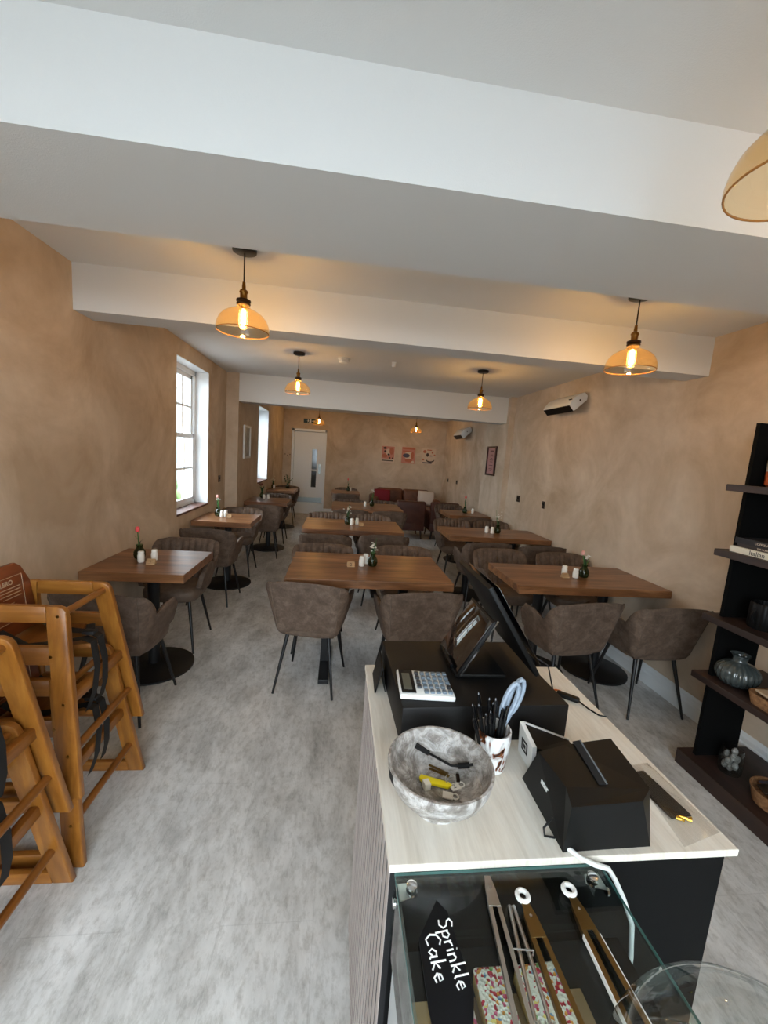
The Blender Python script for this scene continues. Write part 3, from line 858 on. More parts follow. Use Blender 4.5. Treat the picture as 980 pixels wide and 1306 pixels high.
def socket(label, pos, n, w=.085):
    t = thing('wall_socket', label, 'wall socket', pos)
    n = V((*n, 0)); s = V((-n.y, n.x, 0))
    R = Matrix((s, n, V((0, 0, 1)))).transposed()
    q = MB(); q.box(n*.004, (w, .008, .086), R, .002); q.build('plate', 'socket', t, False)
    q = MB(); q.box(n*.0095-s*.012+V((0, 0, .008)), (.012, .004, .024), R, .001); q.box(n*.0095+s*.012+V((0, 0, .008)), (.012, .004, .024), R, .001)
    q.build('switch', 'blk', t, False)
socket('dark switch plate on the right wall, the farther of the two by the heater', (XR, 5.28, 1.138), (-1, 0), .09)
socket('dark switch plate on the right wall, the nearer of the two below the heater', (XR, 4.59, 1.142), (-1, 0), .06)
socket('tiny dark plate on the far right wall, nearest the back corner', (XRB, 9.70, 1.09), (-1, 0))
socket('tiny dark plate on the far right wall, nearer of the pair', (XRB, 8.95, 1.10), (-1, 0))
socket('dark switch plate on the left wall beyond the sash window', (XL, 5.50, 1.138), (1, 0))

def framed(label, p0, s, n, w, h, fr, pr, bars):
    """p0 = lower corner on the wall, s = along, n = out"""
    t = thing('framed_picture', label, 'picture', p0)
    s, n, z = V((*s, 0)), V((*n, 0)), V((0, 0, 1))
    def slab(name, a0, a1, h0, h1, d0, d1, mat, par):
        q = MB(); q.prism([s*a0+z*h0+n*d0, s*a1+z*h0+n*d0, s*a1+z*h1+n*d0, s*a0+z*h1+n*d0], n*(d1-d0)); return q.build(name, mat, par, False)
    b = .028
    q = MB()
    for a0, a1, h0, h1 in ((0, w, 0, b), (0, w, h-b, h), (0, b, b, h-b), (w-b, w, b, h-b)):
        q.prism([s*a0+z*h0+n*.001, s*a1+z*h0+n*.001, s*a1+z*h1+n*.001, s*a0+z*h1+n*.001], n*.024)
    q.build('frame', fr, t, False)
    pp = slab('print', b, w-b, b, h-b, .004, .010, pr, t)
    q = MB()
    for a0, a1, h0, h1 in bars:
        q.prism([s*(w*a0)+z*(h*h0)+n*.0102, s*(w*a1)+z*(h*h0)+n*.0102, s*(w*a1)+z*(h*h1)+n*.0102, s*(w*a0)+z*(h*h1)+n*.0102], n*.0008)
    if bars: q.build('printed_lines', 'print_ink', pp, False)
framed('narrow dark-framed pink print on the right wall', (XR2, 6.385, 1.395), (0, -1), (-1, 0), .37, .45, 'frame_dark', 'print_pink',
       [(.3, .7, .82, .86), (.36, .64, .70, .72), (.3, .7, .66, .68), (.4, .6, .58, .60), (.3, .7, .52, .54), (.35, .65, .46, .48), (.3, .7, .34, .36), (.35, .65, .28, .30), (.3, .7, .22, .24), (.4, .6, .16, .18)])
framed('white-framed picture on the left wall', (XL2, 6.08, 1.40), (0, 1), (1, 0), .41, .475, 'frame_white', 'print_grey', [])

# three small posters on the back wall (plain generic designs)
def poster(label, x0, x1, z0, z1, bg, shapes):
    t = thing('poster', label, 'poster', (x0, YB, z0))
    w, h = x1-x0, z1-z0
    q = MB(); q.bx(0, w, -.012, .0, 0, h); q.build('board', bg, t, False)
    for i, (kind, a, b, c_, d, mat) in enumerate(shapes):
        q = MB(); yy = -.0123-.0003*i
        if kind == 'r': q.bx(a*w, c_*w, yy, yy+.0002, b*h, d*h)
        else: q.prism([(a*w+c_*w*math.cos(k*PI/10), yy, b*h+d*h*math.sin(k*PI/10)) for k in range(20)], (0, .0002, 0))
        q.build('printed_shape', mat, t, False)
poster('left poster of the three on the back wall, pink with a pale bottom strip', 1.048, 1.388, 1.412, 1.822, 'poster_cream',
       [('r', .04, .22, .96, .97, 'poster_pink'), ('o', .25, .86, .12, .07, 'poster_dark'), ('o', .5, .62, .2, .2, 'poster_cream'), ('o', .28, .66, .09, .07, 'poster_dark'), ('o', .75, .7, .16, .22, 'poster_orange'),
        ('o', .55, .48, .09, .06, 'poster_dark'), ('o', .25, .4, .2, .12, 'poster_orange'), ('o', .65, .28, .06, .05, 'poster_dark'), ('o', .85, .27, .06, .05, 'poster_dark'), ('r', .05, .08, .9, .14, 'poster_dark')])
poster('middle poster of the three on the back wall, with a dark oval', 1.566, 1.908, 1.420, 1.826, 'poster_pink',
       [('r', .06, .86, .96, .95, 'poster_orange'), ('r', .06, .72, .6, .78, 'poster_orange'), ('o', .55, .48, .38, .24, 'poster_cream'), ('o', .34, .48, .26, .13, 'poster_navy'), ('o', .8, .5, .12, .22, 'poster_orange'), ('o', .55, .18, .3, .10, 'poster_orange'), ('o', .85, .1, .1, .08, 'poster_cream')])
poster('right poster of the three on the back wall, with a dark bowl shape', 2.088, 2.436, 1.435, 1.824, 'poster_cream',
       [('o', .18, .8, .12, .1, 'poster_orange'), ('r', .35, .88, .7, .94, 'poster_orange'), ('o', .62, .28, .32, .16, 'poster_dark'), ('o', .62, .34, .3, .14, 'poster_cream'), ('o', .4, .6, .1, .12, 'poster_dark'), ('o', .65, .55, .14, .03, 'poster_dark'),
        ('o', .75, .76, .06, .06, 'poster_orange'), ('o', .92, .62, .06, .04, 'poster_orange'), ('o', .1, .28, .08, .06, 'poster_orange'), ('r', .06, .04, .75, .12, 'poster_navy')])
# fire exit sign
t = thing('exit_sign', 'dark green running-man fire exit sign above the white door', 'exit sign', (-.90, YB, 2.225))
q = MB(); q.bx(0, .31, -.016, -.001, 0, .10, .002); q.build('panel', 'sign_green', t, False)
q = MB()
yy = -.0185
q.prism([(.108+.011*math.cos(k*PI/6), yy+.001, .083+.009*math.sin(k*PI/6)) for k in range(12)], (0, .0008, 0))
for a in (((.095, .07), (.122, .072), (.118, .045), (.100, .045)), ((.100, .047), (.115, .047), (.098, .018), (.086, .018)), ((.106, .047), (.119, .045), (.138, .022), (.128, .014)), ((.118, .07), (.121, .062), (.142, .054), (.144, .062)), ((.097, .07), (.094, .06), (.078, .05), (.076, .058))):
    q.prism([(x, yy+.001, z) for x, z in a], (0, .0008, 0))
q.build('running_figure', 'white_plastic', t, False)
q = MB(); q.prism([(x, yy+.001, z) for x, z in ((.20, .042), (.24, .042), (.24, .026), (.275, .05), (.24, .074), (.24, .058), (.20, .058))], (0, .0008, 0)); q.build('arrow', 'white_plastic', t, False)
q = MB(); q.bx(.152, .182, yy+.001, yy+.0018, .012, .09); q.build('doorway_mark', 'white_plastic', t, False)
# three small wall studs left of the door
for i, (x, z, lab) in enumerate([(-1.315, 1.44, 'left of three small dark wall hooks beside the door'), (-1.255, 1.41, 'middle of three small dark wall hooks beside the door'), (-1.20, 1.435, 'right of three small dark wall hooks beside the door')]):
    t = thing('wall_hook', lab, 'wall hook', (x, YB, z), 0, 'small hooks left of the door')
    q = MB(); q.lathe([(.012, 0), (.012, .004)], n=14)
    bmesh.ops.rotate(q.bm, verts=q.bm.verts[:], cent=(0, 0, 0), matrix=rx(PI/2)); q.build('plate', 'socket', t)
    q = MB(); q.tube([(0, -.003, 0), (0, -.02, -.004), (0, -.024, .010)], .004, 8); q.build('peg', 'socket', t)

# ------------------------------------------------------------------ sofa corner
def sofa():
    x0, x1, y0, y1 = .80, 2.44, 9.36, 10.26
    t = thing('sofa', 'brown leather two-seat sofa against the back wall under the posters', 'sofa', ((x0+x1)/2, (y0+y1)/2, 0))
    w, d = x1-x0, y1-y0
    q = MB(); q.bx(-w/2, w/2, -d/2+.02, d/2, .10, .30, .02); q.build('base', 'sofa', t)
    q = MB(); q.bx(-w/2+.1, w/2-.1, d/2-.2, d/2, .30, .70, .04); q.build('back_frame', 'sofa', t)
    for s in (-1, 1):
        q = MB(); q.box((s*(w/2-.085), -.01, .37), (.17, d-.04, .50), None, .06, 4); q.build('armrest', 'sofa', t)
        q = MB(); q.box((s*.325, -.08, .37), (.64, .66, .16), None, .045, 4); q.build('seat_cushion', 'sofa', t)
        q = MB(); q.box((s*.33, .22, .60), (.65, .20, .38), rx(-.14), .06, 4); q.build('back_cushion', 'sofa', t)
        for yy in (-d/2+.1, d/2-.1):
            q = MB(); q.cyl((s*(w/2-.1), yy, 0), (s*(w/2-.1), yy, .10), .018, .024, 12); q.build('leg', 'dark_wood', t)
sofa()
def cushion(name, label, cat, loc, size, mat, rot):
    q = MB(); n = 14; g = {}
    top, bot = [], []
    for i in range(n+1):
        a, b = [], []
        for j in range(n+1):
            u, v = i/n*2-1, j/n*2-1
            e = max(0, (1-u**4)*(1-v**4))**.5
            k = 1-.06*(abs(u*v))**.5*(1-e)
            a.append(q.bm.verts.new((u*size[0]/2*k, -size[2]/2*e-.002, v*size[1]/2*k)))
            b.append(q.bm.verts.new((u*size[0]/2*k, size[2]/2*e+.002, v*size[1]/2*k)))
        top.append(a); bot.append(b)
    for i in range(n):
        for j in range(n):
            q.bm.faces.new((top[i][j], top[i+1][j], top[i+1][j+1], top[i][j+1])); q.bm.faces.new((bot[i][j], bot[i][j+1], bot[i+1][j+1], bot[i+1][j]))
    for k in range(n):
        q.bm.faces.new((top[k][0], bot[k][0], bot[k+1][0], top[k+1][0])); q.bm.faces.new((top[k][n], top[k+1][n], bot[k+1][n], bot[k][n]))
        q.bm.faces.new((top[0][k], top[0][k+1], bot[0][k+1], bot[0][k])); q.bm.faces.new((top[n][k], bot[n][k], bot[n][k+1], top[n][k+1]))
    o = q.build(name, mat); o.location = loc; o.rotation_euler = rot
    return tag(o, label, cat)
cushion('cushion', 'crimson cushion leaning on the left end of the sofa', 'cushion', (1.06, 9.60, .625), (.42, .34, .13), 'cushion_red', (-.30, 0, 0))
cushion('cushion', 'cream fluffy cushion leaning on the right end of the sofa', 'cushion', (2.13, 9.59, .630), (.42, .36, .14), 'cushion_white', (-.30, .06, 0))
def leather_armchair(label, x, y):
    t = thing('leather_armchair', label, 'armchair', (x, y, 0), 0, 'leather armchairs facing the sofa')
    w, d = .57, .62
    q = MB(); q.bx(-w/2, w/2, -d/2, d/2, .17, .32, .02); q.build('base', 'armchair', t)
    q = MB(); q.box((0, -d/2+.055, .50), (w, .11, .50), rx(.05), .035, 4); q.build('backrest', 'armchair', t)
    for s in (-1, 1):
        q = MB(); q.box((s*(w/2-.05), .06, .42), (.10, d-.14, .30), None, .03, 4); q.build('armrest', 'armchair', t)
        for yy in (-d/2+.05, d/2-.05):
            q = MB(); q.tube([(s*(w/2-.06), yy, .17), (s*(w/2-.045), yy*1.06, 0)], [.020, .013], 12); q.build('leg', 'dark_wood', t)
    q = MB(); q.box((0, .05, .37), (w-.20, d-.16, .13), None, .04, 4); q.build('seat_cushion', 'armchair', t)
    return t
la = leather_armchair('dark brown leather armchair, back turned, left one before the sofa', 1.44, 8.02)
dup(la, (2.12, 8.05, 0), 0, 'dark brown leather armchair, back turned, right one before the sofa', 'leather armchairs facing the sofa')
t = thing('coffee_table', 'low wooden coffee table between the leather armchairs and the sofa', 'table', (1.75, 8.83, 0))
q = MB(); q.bx(-.42, .42, -.22, .22, .38, .415, .004); q.build('tabletop', 'table', t, False)
for sx in (-1, 1):
    for sy in (-1, 1):
        q = MB(); q.tube([(sx*.36, sy*.17, .38), (sx*.39, sy*.19, 0)], [.018, .012], 10); q.build('leg', 'black_metal', t)

# ------------------------------------------------------------------ stacked wooden highchairs
HB, HT, HH = .2475, .150, .69       # half spread at floor / at top, frame height
def hc_side(s):
    """side frame: s=+1 far, -1 near; front post at +x. local x: 0 = front foot"""
    def pt(x, z, o=0.): return V((x, s*(HB+(HT-HB)*z/HH-o), z))
    parts = []
    th = .024
    def slab(poly, mat, nm):
        q = MB(); a = [pt(x, z) for x, z in poly]; q.prism(a, V((0, -s*th, 0)), .0045); parts.append((q, nm, mat))
    k = -.089/HH
    slab([(0, 0), (k*(HH-.045), HH-.045), (k*(HH-.02)-.001, HH-.020), (k*HH-.010, HH-.006), (k*HH-.028, HH), (k*HH-.068, HH), (k*(HH-.06)-.068, HH-.06), (k*.056-.068, .056), (-.068, 0)], 'hc_wood', 'front_post')
    slab([(-.50, 0), (-.432, 0), (-.432-.068*0-k*.056, .056), (-.382-.0, HH-.062), (-.366, HH), (-.40, HH), (-.420, HH-.006), (-.429, HH-.018), (-.434, HH-.045)], 'hc_wood', 'back_post')
    slab([(-.068, 0), (-.068+k*.054, .054), (-.432-k*.054, .054), (-.432, 0)], 'hc_rail', 'floor_rail')
    slab([(k*HH-.068, HH), (k*(HH-.06)-.068, HH-.06), (-.366-.013, HH-.06), (-.366, HH)], 'hc_rail', 'arm_rail')
    slab([(-.068+k*.48, .48), (-.068+k*.545, .545), (-.432+.05, .545), (-.432+.045, .48)], 'hc_rail', 'seat_rail')
    return parts
def make_highchair(label, loc, board_text):
    t = thing('highchair', label, 'highchair', loc, 0, 'stacked wooden highchairs')
    for s in (-1, 1):
        for q, nm, mat in hc_side(s): q.build(nm, mat, t, True, 30)
    k = -.089/HH
    def yh(z): return HB+(HT-HB)*z/HH-.012
    def dowel(x, z, r, nm): 
        q = MB(); q.cyl((x, -yh(z), z), (x, yh(z), z), r, n=16); q.build(nm, 'hc_dowel', t)
    dowel(k*.655-.030, .655, .013, 'front_bar'); dowel(k*.155-.034, .155, .0145, 'foot_rest'); dowel(-.468, .155, .0145, 'back_stretcher')
    q = MB(); q.box((k*.34-.034, 0, .34), (.030, 2*yh(.34), .044), None, .006); q.build('front_rail', 'hc_dowel', t, True)
    q = MB(); q.box((-.455, 0, .34), (.030, 2*yh(.34), .044), None, .006); q.build('back_rail', 'hc_dowel', t, True)
    # seat board with a T-shaped front strut
    z = .475; y_ = yh(z)-.006
    q = MB(); q.prism([(-.41, -y_, z), (-.20, -y_, z), (-.16, -.045, z), (-.075, -.032, z), (-.075, .032, z), (-.16, .045, z), (-.20, y_, z), (-.41, y_, z)], (0, 0, .018), .003); q.build('seat', 'hc_dowel', t, True, 30)
    # curved-top backrest board
    yb = .128
    prof = [(-yb-.012, .50), (yb+.012, .50), (yb, .695), (yb*.72, .765), (yb*.5, .785), (-yb*.5, .785), (-yb*.72, .765), (-yb, .695)]
    R = ry(-.10)
    org = V((-.375, 0, .50))
    def bp(y, z, o=0.): return org+R @ V((o, y, z-.50))
    q = MB(); q.prism([bp(y, z) for y, z in prof], R @ V((-.018, 0, 0)), .004); bd = q.build('backrest', 'hc_back', t, True, 30)
    # printed panel on the board
    q = MB(); bo = [(-.085, .56), (.085, .56), (.085, .735), (-.085, .735)]
    for (a, b) in zip(bo, bo[1:]+bo[:1]):
        q.tube([bp(a[0], a[1], .0008), bp(b[0], b[1], .0008)], .0009, 5)
    for i, (zz, a, b) in enumerate([(.690, -.07, .07), (.678, -.07, .06), (.665, -.07, .065), (.652, -.07, .02), (.630, -.03, .03), (.620, -.04, .04), (.595, -.02, .02), (.585, -.03, .03)]):
        q.prism([bp(-a, zz, .0006), bp(-b, zz, .0006), bp(-b, zz+.003, .0006), bp(-a, zz+.003, .0006)], R @ V((.0006, 0, 0)))
    q.build('printed_panel', 'kraft', bd, False)
    text_mesh('printed_word', 'BOLERO', .026, 'kraft', bd, frame_mtx(bp(-.062, .705, .0006), (0, 1, 0), R @ V((0, 0, 1))), .0004, bold=.0006)
    # straps
    q = MB(); 
    for yy in (-.09, .09):
        pts = [V((-.36, yy, .56)), V((-.28, yy*.9, .505)), V((-.18, yy*.6, .507)), V((-.10, yy*.3, .515)), V((-.07, yy*.25, .50)), V((-.055, yy*.3, .40)), V((-.062, yy*.4, .30)), V((-.085, yy*.5, .22))]
        rings = [[p+V((0, -.021, 0)), p+V((.0015, 0, .002)), p+V((0, .021, 0)), p+V((-.0015, 0, -.002))] for p in pts]
        q.ring_loft(rings)
    q.box((-.095, 0, .528), (.045, .035, .014), None, .004); q.box((-.12, .05, .525), (.03, .05, .012), rz(.5), .004)
    q.build('safety_strap', 'strap', t, True)
    for s in (-1, 1):
        for x, zz in ((k*.655-.030, .655), (k*.34-.034, .34), (k*.155-.034, .155), (-.13, .51)):
            yy = s*(HB+(HT-HB)*zz/HH)
            q = MB(); q.cyl((x, yy-s*.002, zz), (x, yy+s*.0012, zz), .0055, n=12); q.build('bolt', 'brass', t)
    return t
HX = -.858
h0 = make_highchair('honey wooden highchair on the floor under the farther stack', (HX, 1.667, 0), True)
dup(h0, (HX, 1.667, .285), 0, 'honey wooden highchair on top of the farther stack, label board showing', 'stacked wooden highchairs')
dup(h0, (HX-.005, 1.142, 0), 0, 'honey wooden highchair on the floor of the nearest stack at the left edge', 'stacked wooden highchairs')
dup(h0, (HX-.005, 1.142, .285), 0, 'honey wooden highchair on top of the nearest stack at the left edge', 'stacked wooden highchairs')

# ------------------------------------------------------------------ counter
CX0, CX1, CY0, CY1, CZ = .118, .758, .567, 1.203, .94
t = thing('counter', 'black service counter with vertical slat cladding and a pale worktop', 'counter', ((CX0+CX1)/2, (CY0+CY1)/2, 0))
ox, oy = t.location.x, t.location.y
q = MB(); q.bx(.132-ox, .738-ox, CY0+.006-oy, CY1-.01-oy, 0, CZ-.0142); q.build('carcass', 'black_panel', t, False)
q = MB(); q.bx(CX0-ox, CX1-ox, CY0-oy, CY1-oy, CZ-.014, CZ, .0015); q.build('worktop', 'worktop', t, False)
n = 18; p = (CY1-.012-CY0-.006)/n
q = MB(); e = MB()
for k in range(n):
    y = CY0+.006+p*k-oy
    q.bx(.1200-ox, .1212-ox, y, y+p*.64, 0.0, CZ-.0145); e.bx(.1214-ox, .1300-ox, y, y+p*.64, 0.0, CZ-.0147)
q.build('slat_cladding', 'slat', t, False); e.build('slat_cores', 'felt', t, False)
q = MB(); q.bx(.1302-ox, .1322-ox, CY0+.006-oy, CY1-.011-oy, 0, CZ-.0147); q.build('backing_felt', 'felt', t, False)

TOP = CZ+.0004
# cash drawer box
DZ = 1.032
t = thing('cash_drawer', 'large black steel cash drawer on the counter beneath the till screen', 'cash drawer', (.38, 1.02, TOP))
q = MB(); q.prism([(.176-.38, .846-1.02, 0), (.589-.38, .858-1.02, 0), (.575-.38, 1.192-1.02, 0), (.165-.38, 1.182-1.02, 0)], (0, 0, DZ-CZ-.0008), .003); q.build('casing', 'drawer', t, True, 30)
q = MB(); q.prism([(.590-.38, .872-1.02, .012), (.578-.38, 1.178-1.02, .012), (.578-.38, 1.178-1.02, .082), (.590-.38, .872-1.02, .082)], (.006, 0, 0), .002); fr = q.build('drawer_front', 'drawer', t, True, 30)
q = MB(); q.cyl((.210, .005, .05), (.220, .005, .05), .010, n=16); q.build('lock', 'chrome', fr)
# black card holder standing left of the drawer
t = thing('sign_holder', 'small black folded sign holder standing left of the cash drawer', 'sign holder', (.152, 1.10, TOP))
q = MB(); q.prism([(-.014, -.052, 0), (-.011, .052, 0), (.006, .050, .072), (.003, -.050, .072)], (-.004, 0, 0), .0006); q.build('front_leaf', 'blk', t, False)
q = MB(); q.prism([(.012, -.047, 0), (.009, .047, 0), (.005, .047, .070), (.002, -.047, .070)], (.002, 0, 0), .0004); q.build('back_leaf', 'blk', t, False)

# point-of-sale terminal: leaning glossy customer panel + main screen slab
t = thing('till_terminal', 'black touchscreen till terminal leaning on a glossy stand on the cash drawer', 'till', (.42, 1.04, DZ))
def TP(x, y, z): return V((x-.42, y-1.04, z-DZ))
Y0, Y1 = .968, 1.150
def slanted(x0, z0, x1, z1, y0, y1, th, mat, nm, par, bev=.002):
    d = V((x1-x0, 0, z1-z0)).normalized(); nrm = V((d.z, 0, -d.x))
    q = MB(); q.prism([TP(x0, y0, z0), TP(x1, y0, z1), TP(x1, y1, z1), TP(x0, y1, z0)], nrm*th, bev); return q.build(nm, mat, par, True, 30)
q = MB(); q.prism([TP(.335, Y0+.004, DZ+.0004), TP(.475, Y0+.004, DZ+.0004), TP(.475, Y1-.004, DZ+.0004), TP(.335, Y1-.004, DZ+.0004)], (0, 0, .010), .003); q.build('base_plate', 'blk', t, True, 30)
pn = slanted(.337, DZ+.008, .424, DZ+.160, Y0, Y1, .009, 'blk', 'stand_panel', t)
slanted(.339-.0014, DZ+.0135, .4215-.0014, DZ+.1545, Y0+.006, Y1-.006, .0018, 'screen', 'customer_display', pn, .0004)
sc = slanted(.556, DZ+.026, .400, DZ+.262, .945, 1.21, -.014, 'blk', 'screen_housing', t, .004)
nx, nz = (.262-.026)/math.hypot(.156, .236), .156/math.hypot(.156, .236)
slanted(.5465+nx*.0142, DZ+.0404+nz*.0142, .4095+nx*.0142, DZ+.2476+nz*.0142, .956, 1.199, -.0014, 'screen', 'touchscreen', sc, .0003)
q = MB(); q.tube([TP(.333, 1.00, DZ+.018), TP(.333, 1.06, DZ+.018)], .006, 8); q.build('card_slot', 'blk_gloss', t)
q = MB(); q.prism([TP(.3455, Y0-.0012, DZ+.010), TP(.4325, Y0-.0012, DZ+.162), TP(.4360, Y0-.0012, DZ+.160), TP(.3490, Y0-.0012, DZ+.008)], (0, .0012, 0)); q.build('silver_trim', 'chrome', t, False)
# calculator
t = thing('calculator', 'white desk calculator with grey keys on the front of the cash drawer', 'calculator', (.243, .926, DZ+.0004), math.radians(-3))
q = MB(); q.prism([(-.066, -.053, 0), (.066, -.058, 0), (.062, .050, 0), (-.066, .062, 0)], (0, 0, .014), .004); q.build('body', 'white_plastic', t, True, 40)
q = MB(); q.bx(-.062, -.027, -.048, .055, .0142, .0165, .001); dh = q.build('display_housing', 'blk_gloss', t, False)
q = MB(); q.bx(-.056, -.036, -.036, .036, .0166, .0172); q.build('display', 'lcd', dh, False)
for i in range(6):
    for j in range(5):
        x = -.017+i*.0145; y = .040-j*.0200
        if i == 0 and j == 4: continue
        q = MB(); q.box((x, y-.002, .0165), (.0105, .0125, .006), None, .0018); q.build('key', 'key_dark' if (i in (0,) or (i == 5 and j == 3)) else 'key_grey', t)

# marble bowl
t = thing('bowl', 'grey marbled footed bowl on the counter holding keys and a cable', 'bowl', (.224, .683, TOP))
q = MB()
q.lathe([(.046, 0), (.049, .003), (.047, .019), (.056, .022), (.075, .033), (.089, .049), (.0975, .068), (.101, .088), (.1005, .091), (.096, .091), (.0945, .086), (.091, .064), (.082, .046), (.062, .036), (.03, .0315), (.01, .031), (.001, .031)], n=56)
q.build('vessel', 'marble', t)
q = MB()
ang = math.radians(192)
for da in range(-4, 5):
    pass
pts = []
rings = []
for k in range(7):
    a = ang+(k-3)*.035
    def rp(r, z): return V((r*math.cos(a), r*math.sin(a), z))
    rings.append([rp(.0985, .068), rp(.1022, .0885), rp(.1010, .0885), rp(.0972, .068)])
q.ring_loft(rings); q.build('sticker', 'blk', t)
BZ = TOP+.031
t = thing('adapter_cable', 'short black adapter cable lying in the marble bowl', 'cable', (.245, .735, TOP))
q = MB(); q.tube([(-.025, .016, .052), (-.008, .004, .050), (.015, -.012, .047), (.028, -.016, .049)], .0025, 8); q.build('cord', 'blk', t)
q = MB(); q.tube([(-.052, .028, .062), (-.025, .016, .052)], [.006, .005], 10); q.build('plug', 'blk', t)
q = MB(); q.tube([(.028, -.016, .049), (.050, -.020, .054)], .0055, 10); q.tube([(.050, -.020, .054), (.057, -.021, .056)], .0025, 8); q.build('connector', 'blk', t)
t = thing('key_fob', 'yellow bottle-opener key fob with keys in the marble bowl', 'keys', (.225, .685, BZ+.001))
q = MB(); q.prism([(-.035, .016, .004), (-.030, .024, .004), (.022, .006, .001), (.027, -.001, .001), (.018, -.006, .001), (-.030, .006, .004)], (0, 0, .006), .001); q.build('fob', 'yellow', t, True, 40)
q = MB(); q.torus((.026, .008, .010), .010, .0010, rx(.5), 20, 6); q.build('ring', 'steel', t)
for a in (0, 1):
    q = MB(); q.prism([(.022, .010+a*.004, .012+a*.002), (.026, .014+a*.004, .012+a*.002), (-.010, .034+a*.006, .014+a*.003), (-.013, .030+a*.006, .014+a*.003)], (0, 0, .0012)); q.build('key', 'gold_steel', t, False)
def keytag(label, x, y, z, a):
    t = thing('key_tag', label, 'key tag', (x, y, z), a, 'white key tags in the bowl')
    q = MB(); q.box((0, 0, .002), (.020, .016, .003), None, .001); q.build('label', 'white_ceramic', t, False)
    q = MB(); q.torus((.014, 0, .003), .006, .0015, None, 16, 6); q.build('loop', 'white_ceramic', t)
    return t
k1 = keytag('white key tag marked with a numeral, right one in the marble bowl', .258, .684, BZ+.001, .3)
text_mesh('numeral', '2', .013, 'ink', k1, frame_mtx((-.005, -.004, .0036), (1, 0, 0), (0, 1, 0)), .0002)
keytag('plain white key tag lying lowest in the marble bowl', .238, .664, BZ+.0015, -.3)
t = thing('wood_cube', 'small pale wooden cube in the marble bowl', 'wooden cube', (.201, .684, BZ+.002), .2)
q = MB(); q.box((0, 0, .007), (.013, .015, .014), None, .001); q.build('block', 'book_cream', t, False)
t = thing('usb_stick', 'tiny brown metal stick at the right inside the marble bowl', 'usb stick', (.268, .700, BZ+.005), 1.4)
q = MB(); q.box((0, 0, .003), (.018, .007, .005), None, .001); q.build('body', 'bronze', t, False)
q = MB(); q.box((.012, 0, .003), (.007, .005, .003)); q.build('plug', 'steel', t, False)

# glass pot of pens and scissors
t = thing('pen_pot', 'brown speckled glass pot beside the marble bowl, full of pens', 'pen pot', (.365, .775, TOP))
q = MB(); q.lathe([(.026, 0), (.031, .004), (.036, .04), (.038, .075), (.0375, .092), (.0345, .092), (.034, .075), (.031, .03), (.024, .008), (.001, .007)], n=32); q.build('pot', 'tortoise', t)
def make_pen(label, loc, lean, az, L_, ink):
    t = thing('pen', label, 'pen', loc, 0, 'black pens in the glass pot')
    d = V((math.sin(lean)*math.cos(az), math.sin(lean)*math.sin(az), math.cos(lean)))
    o = V((0, 0, 0))
    q = MB(); q.tube([o, o+d*L_*.78], [.0038, .0042], 8); q.build('barrel', ink, t)
    q = MB(); q.tube([o+d*L_*.78, o+d*L_*.97], [.0043, .0038], 8); q.build('grip', 'blk_gloss', t)
    q = MB(); q.tube([o+d*L_*.97, o+d*L_], [.003, .0012], 8); q.build('tip', 'blk_gloss', t)
    s = d.orthogonal().normalized()
    q = MB(); q.tube([o+d*L_*.60+s*.006, o+d*L_*.94+s*.006], .0012, 6); q.build('clip', 'steel', t)
for k in range(12):
    tx = -.054+.080*k/11; ty = (-.018, .012, -.004, .022, -.012)[k % 5]
    L_ = .128+.009*((k*5) % 4)
    bx_, by_ = .28*tx+.004, .55*ty
    dx_, dy_ = tx-bx_, ty-by_
    make_pen('black pen standing in the speckled glass pot', (.363+bx_, .775+by_, TOP+.0085+.0002*k), math.asin(min(.6, math.hypot(dx_, dy_)/L_)), math.atan2(dy_, dx_), L_, 'blk')
t = thing('scissors', 'scissors with blue-grey handles standing in the pen pot', 'scissors', (.375, .775, TOP+.012))
q = MB()
for s in (-1, 1):
    loop = []
    for i in range(17):
        a = 2*PI*i/16; p = V((.013*math.cos(a)+s*.009, 0, .040*math.sin(a)+.148))
        loop.append(V((p.x+.25*(p.z-.05), .012*s*.6, p.z)))
    q.tube(loop, .0052, 8, False)
    q.tube([(s*.009+.25*.05, 0, .112), (.010, 0, .085)], .006, 8)
q.build('handles', 'grey_handle', t)
q = MB(); q.prism([(-.004, -.002, 0), (.004, -.002, 0), (.020, -.002, .09), (.006, -.002, .09)], (0, .004, 0)); q.build('blades', 'steel', t, False)

# card reader dock (white wedge with a square mark)
t = thing('card_reader_dock', 'white and black card reader dock with a square mark, behind the receipt printer', 'card reader', (.50, .82, TOP))
def DP(x, y, z): return V((x-.50, y-.82, z))
Dp = [DP(.448, .757, .0), DP(.450, .815, .0)]
A0, A1 = DP(.450, .752, .0), DP(.452, .822, .0)
B0, B1 = DP(.446, .752, .062), DP(.448, .822, .074)
q = MB(); q.prism([A0, A1, B1, B0], (.010, 0, 0), .001); sl = q.build('side_panel', 'white_plastic', t, False)
q = MB(); q.prism([DP(.4585, .820, .0), DP(.588, .838, .0), DP(.588, .838, .014), DP(.4565, .820, .074)], (0, .003, 0)); q.build('side_rim', 'white_plastic', t, False)
bq = MB(); vv = [bq.bm.verts.new(p) for p in (DP(.459, .755, 0), DP(.586, .772, 0), DP(.586, .837, 0), DP(.459, .8195, 0), DP(.457, .755, .058), DP(.586, .772, .010), DP(.586, .837, .012), DP(.457, .8195, .070))]
for fc in ((3, 2, 1, 0), (4, 5, 6, 7), (0, 1, 5, 4), (1, 2, 6, 5), (2, 3, 7, 6), (3, 0, 4, 7)): bq.bm.faces.new([vv[i] for i in fc])
bq.build('screen_body', 'blk', t, False)
c0 = (A0+A1+B0+B1)/4+V((-.0014, 0, .003)); uy = V((0, 1, 0)); uz = (B0-A0).normalized()
q = MB()
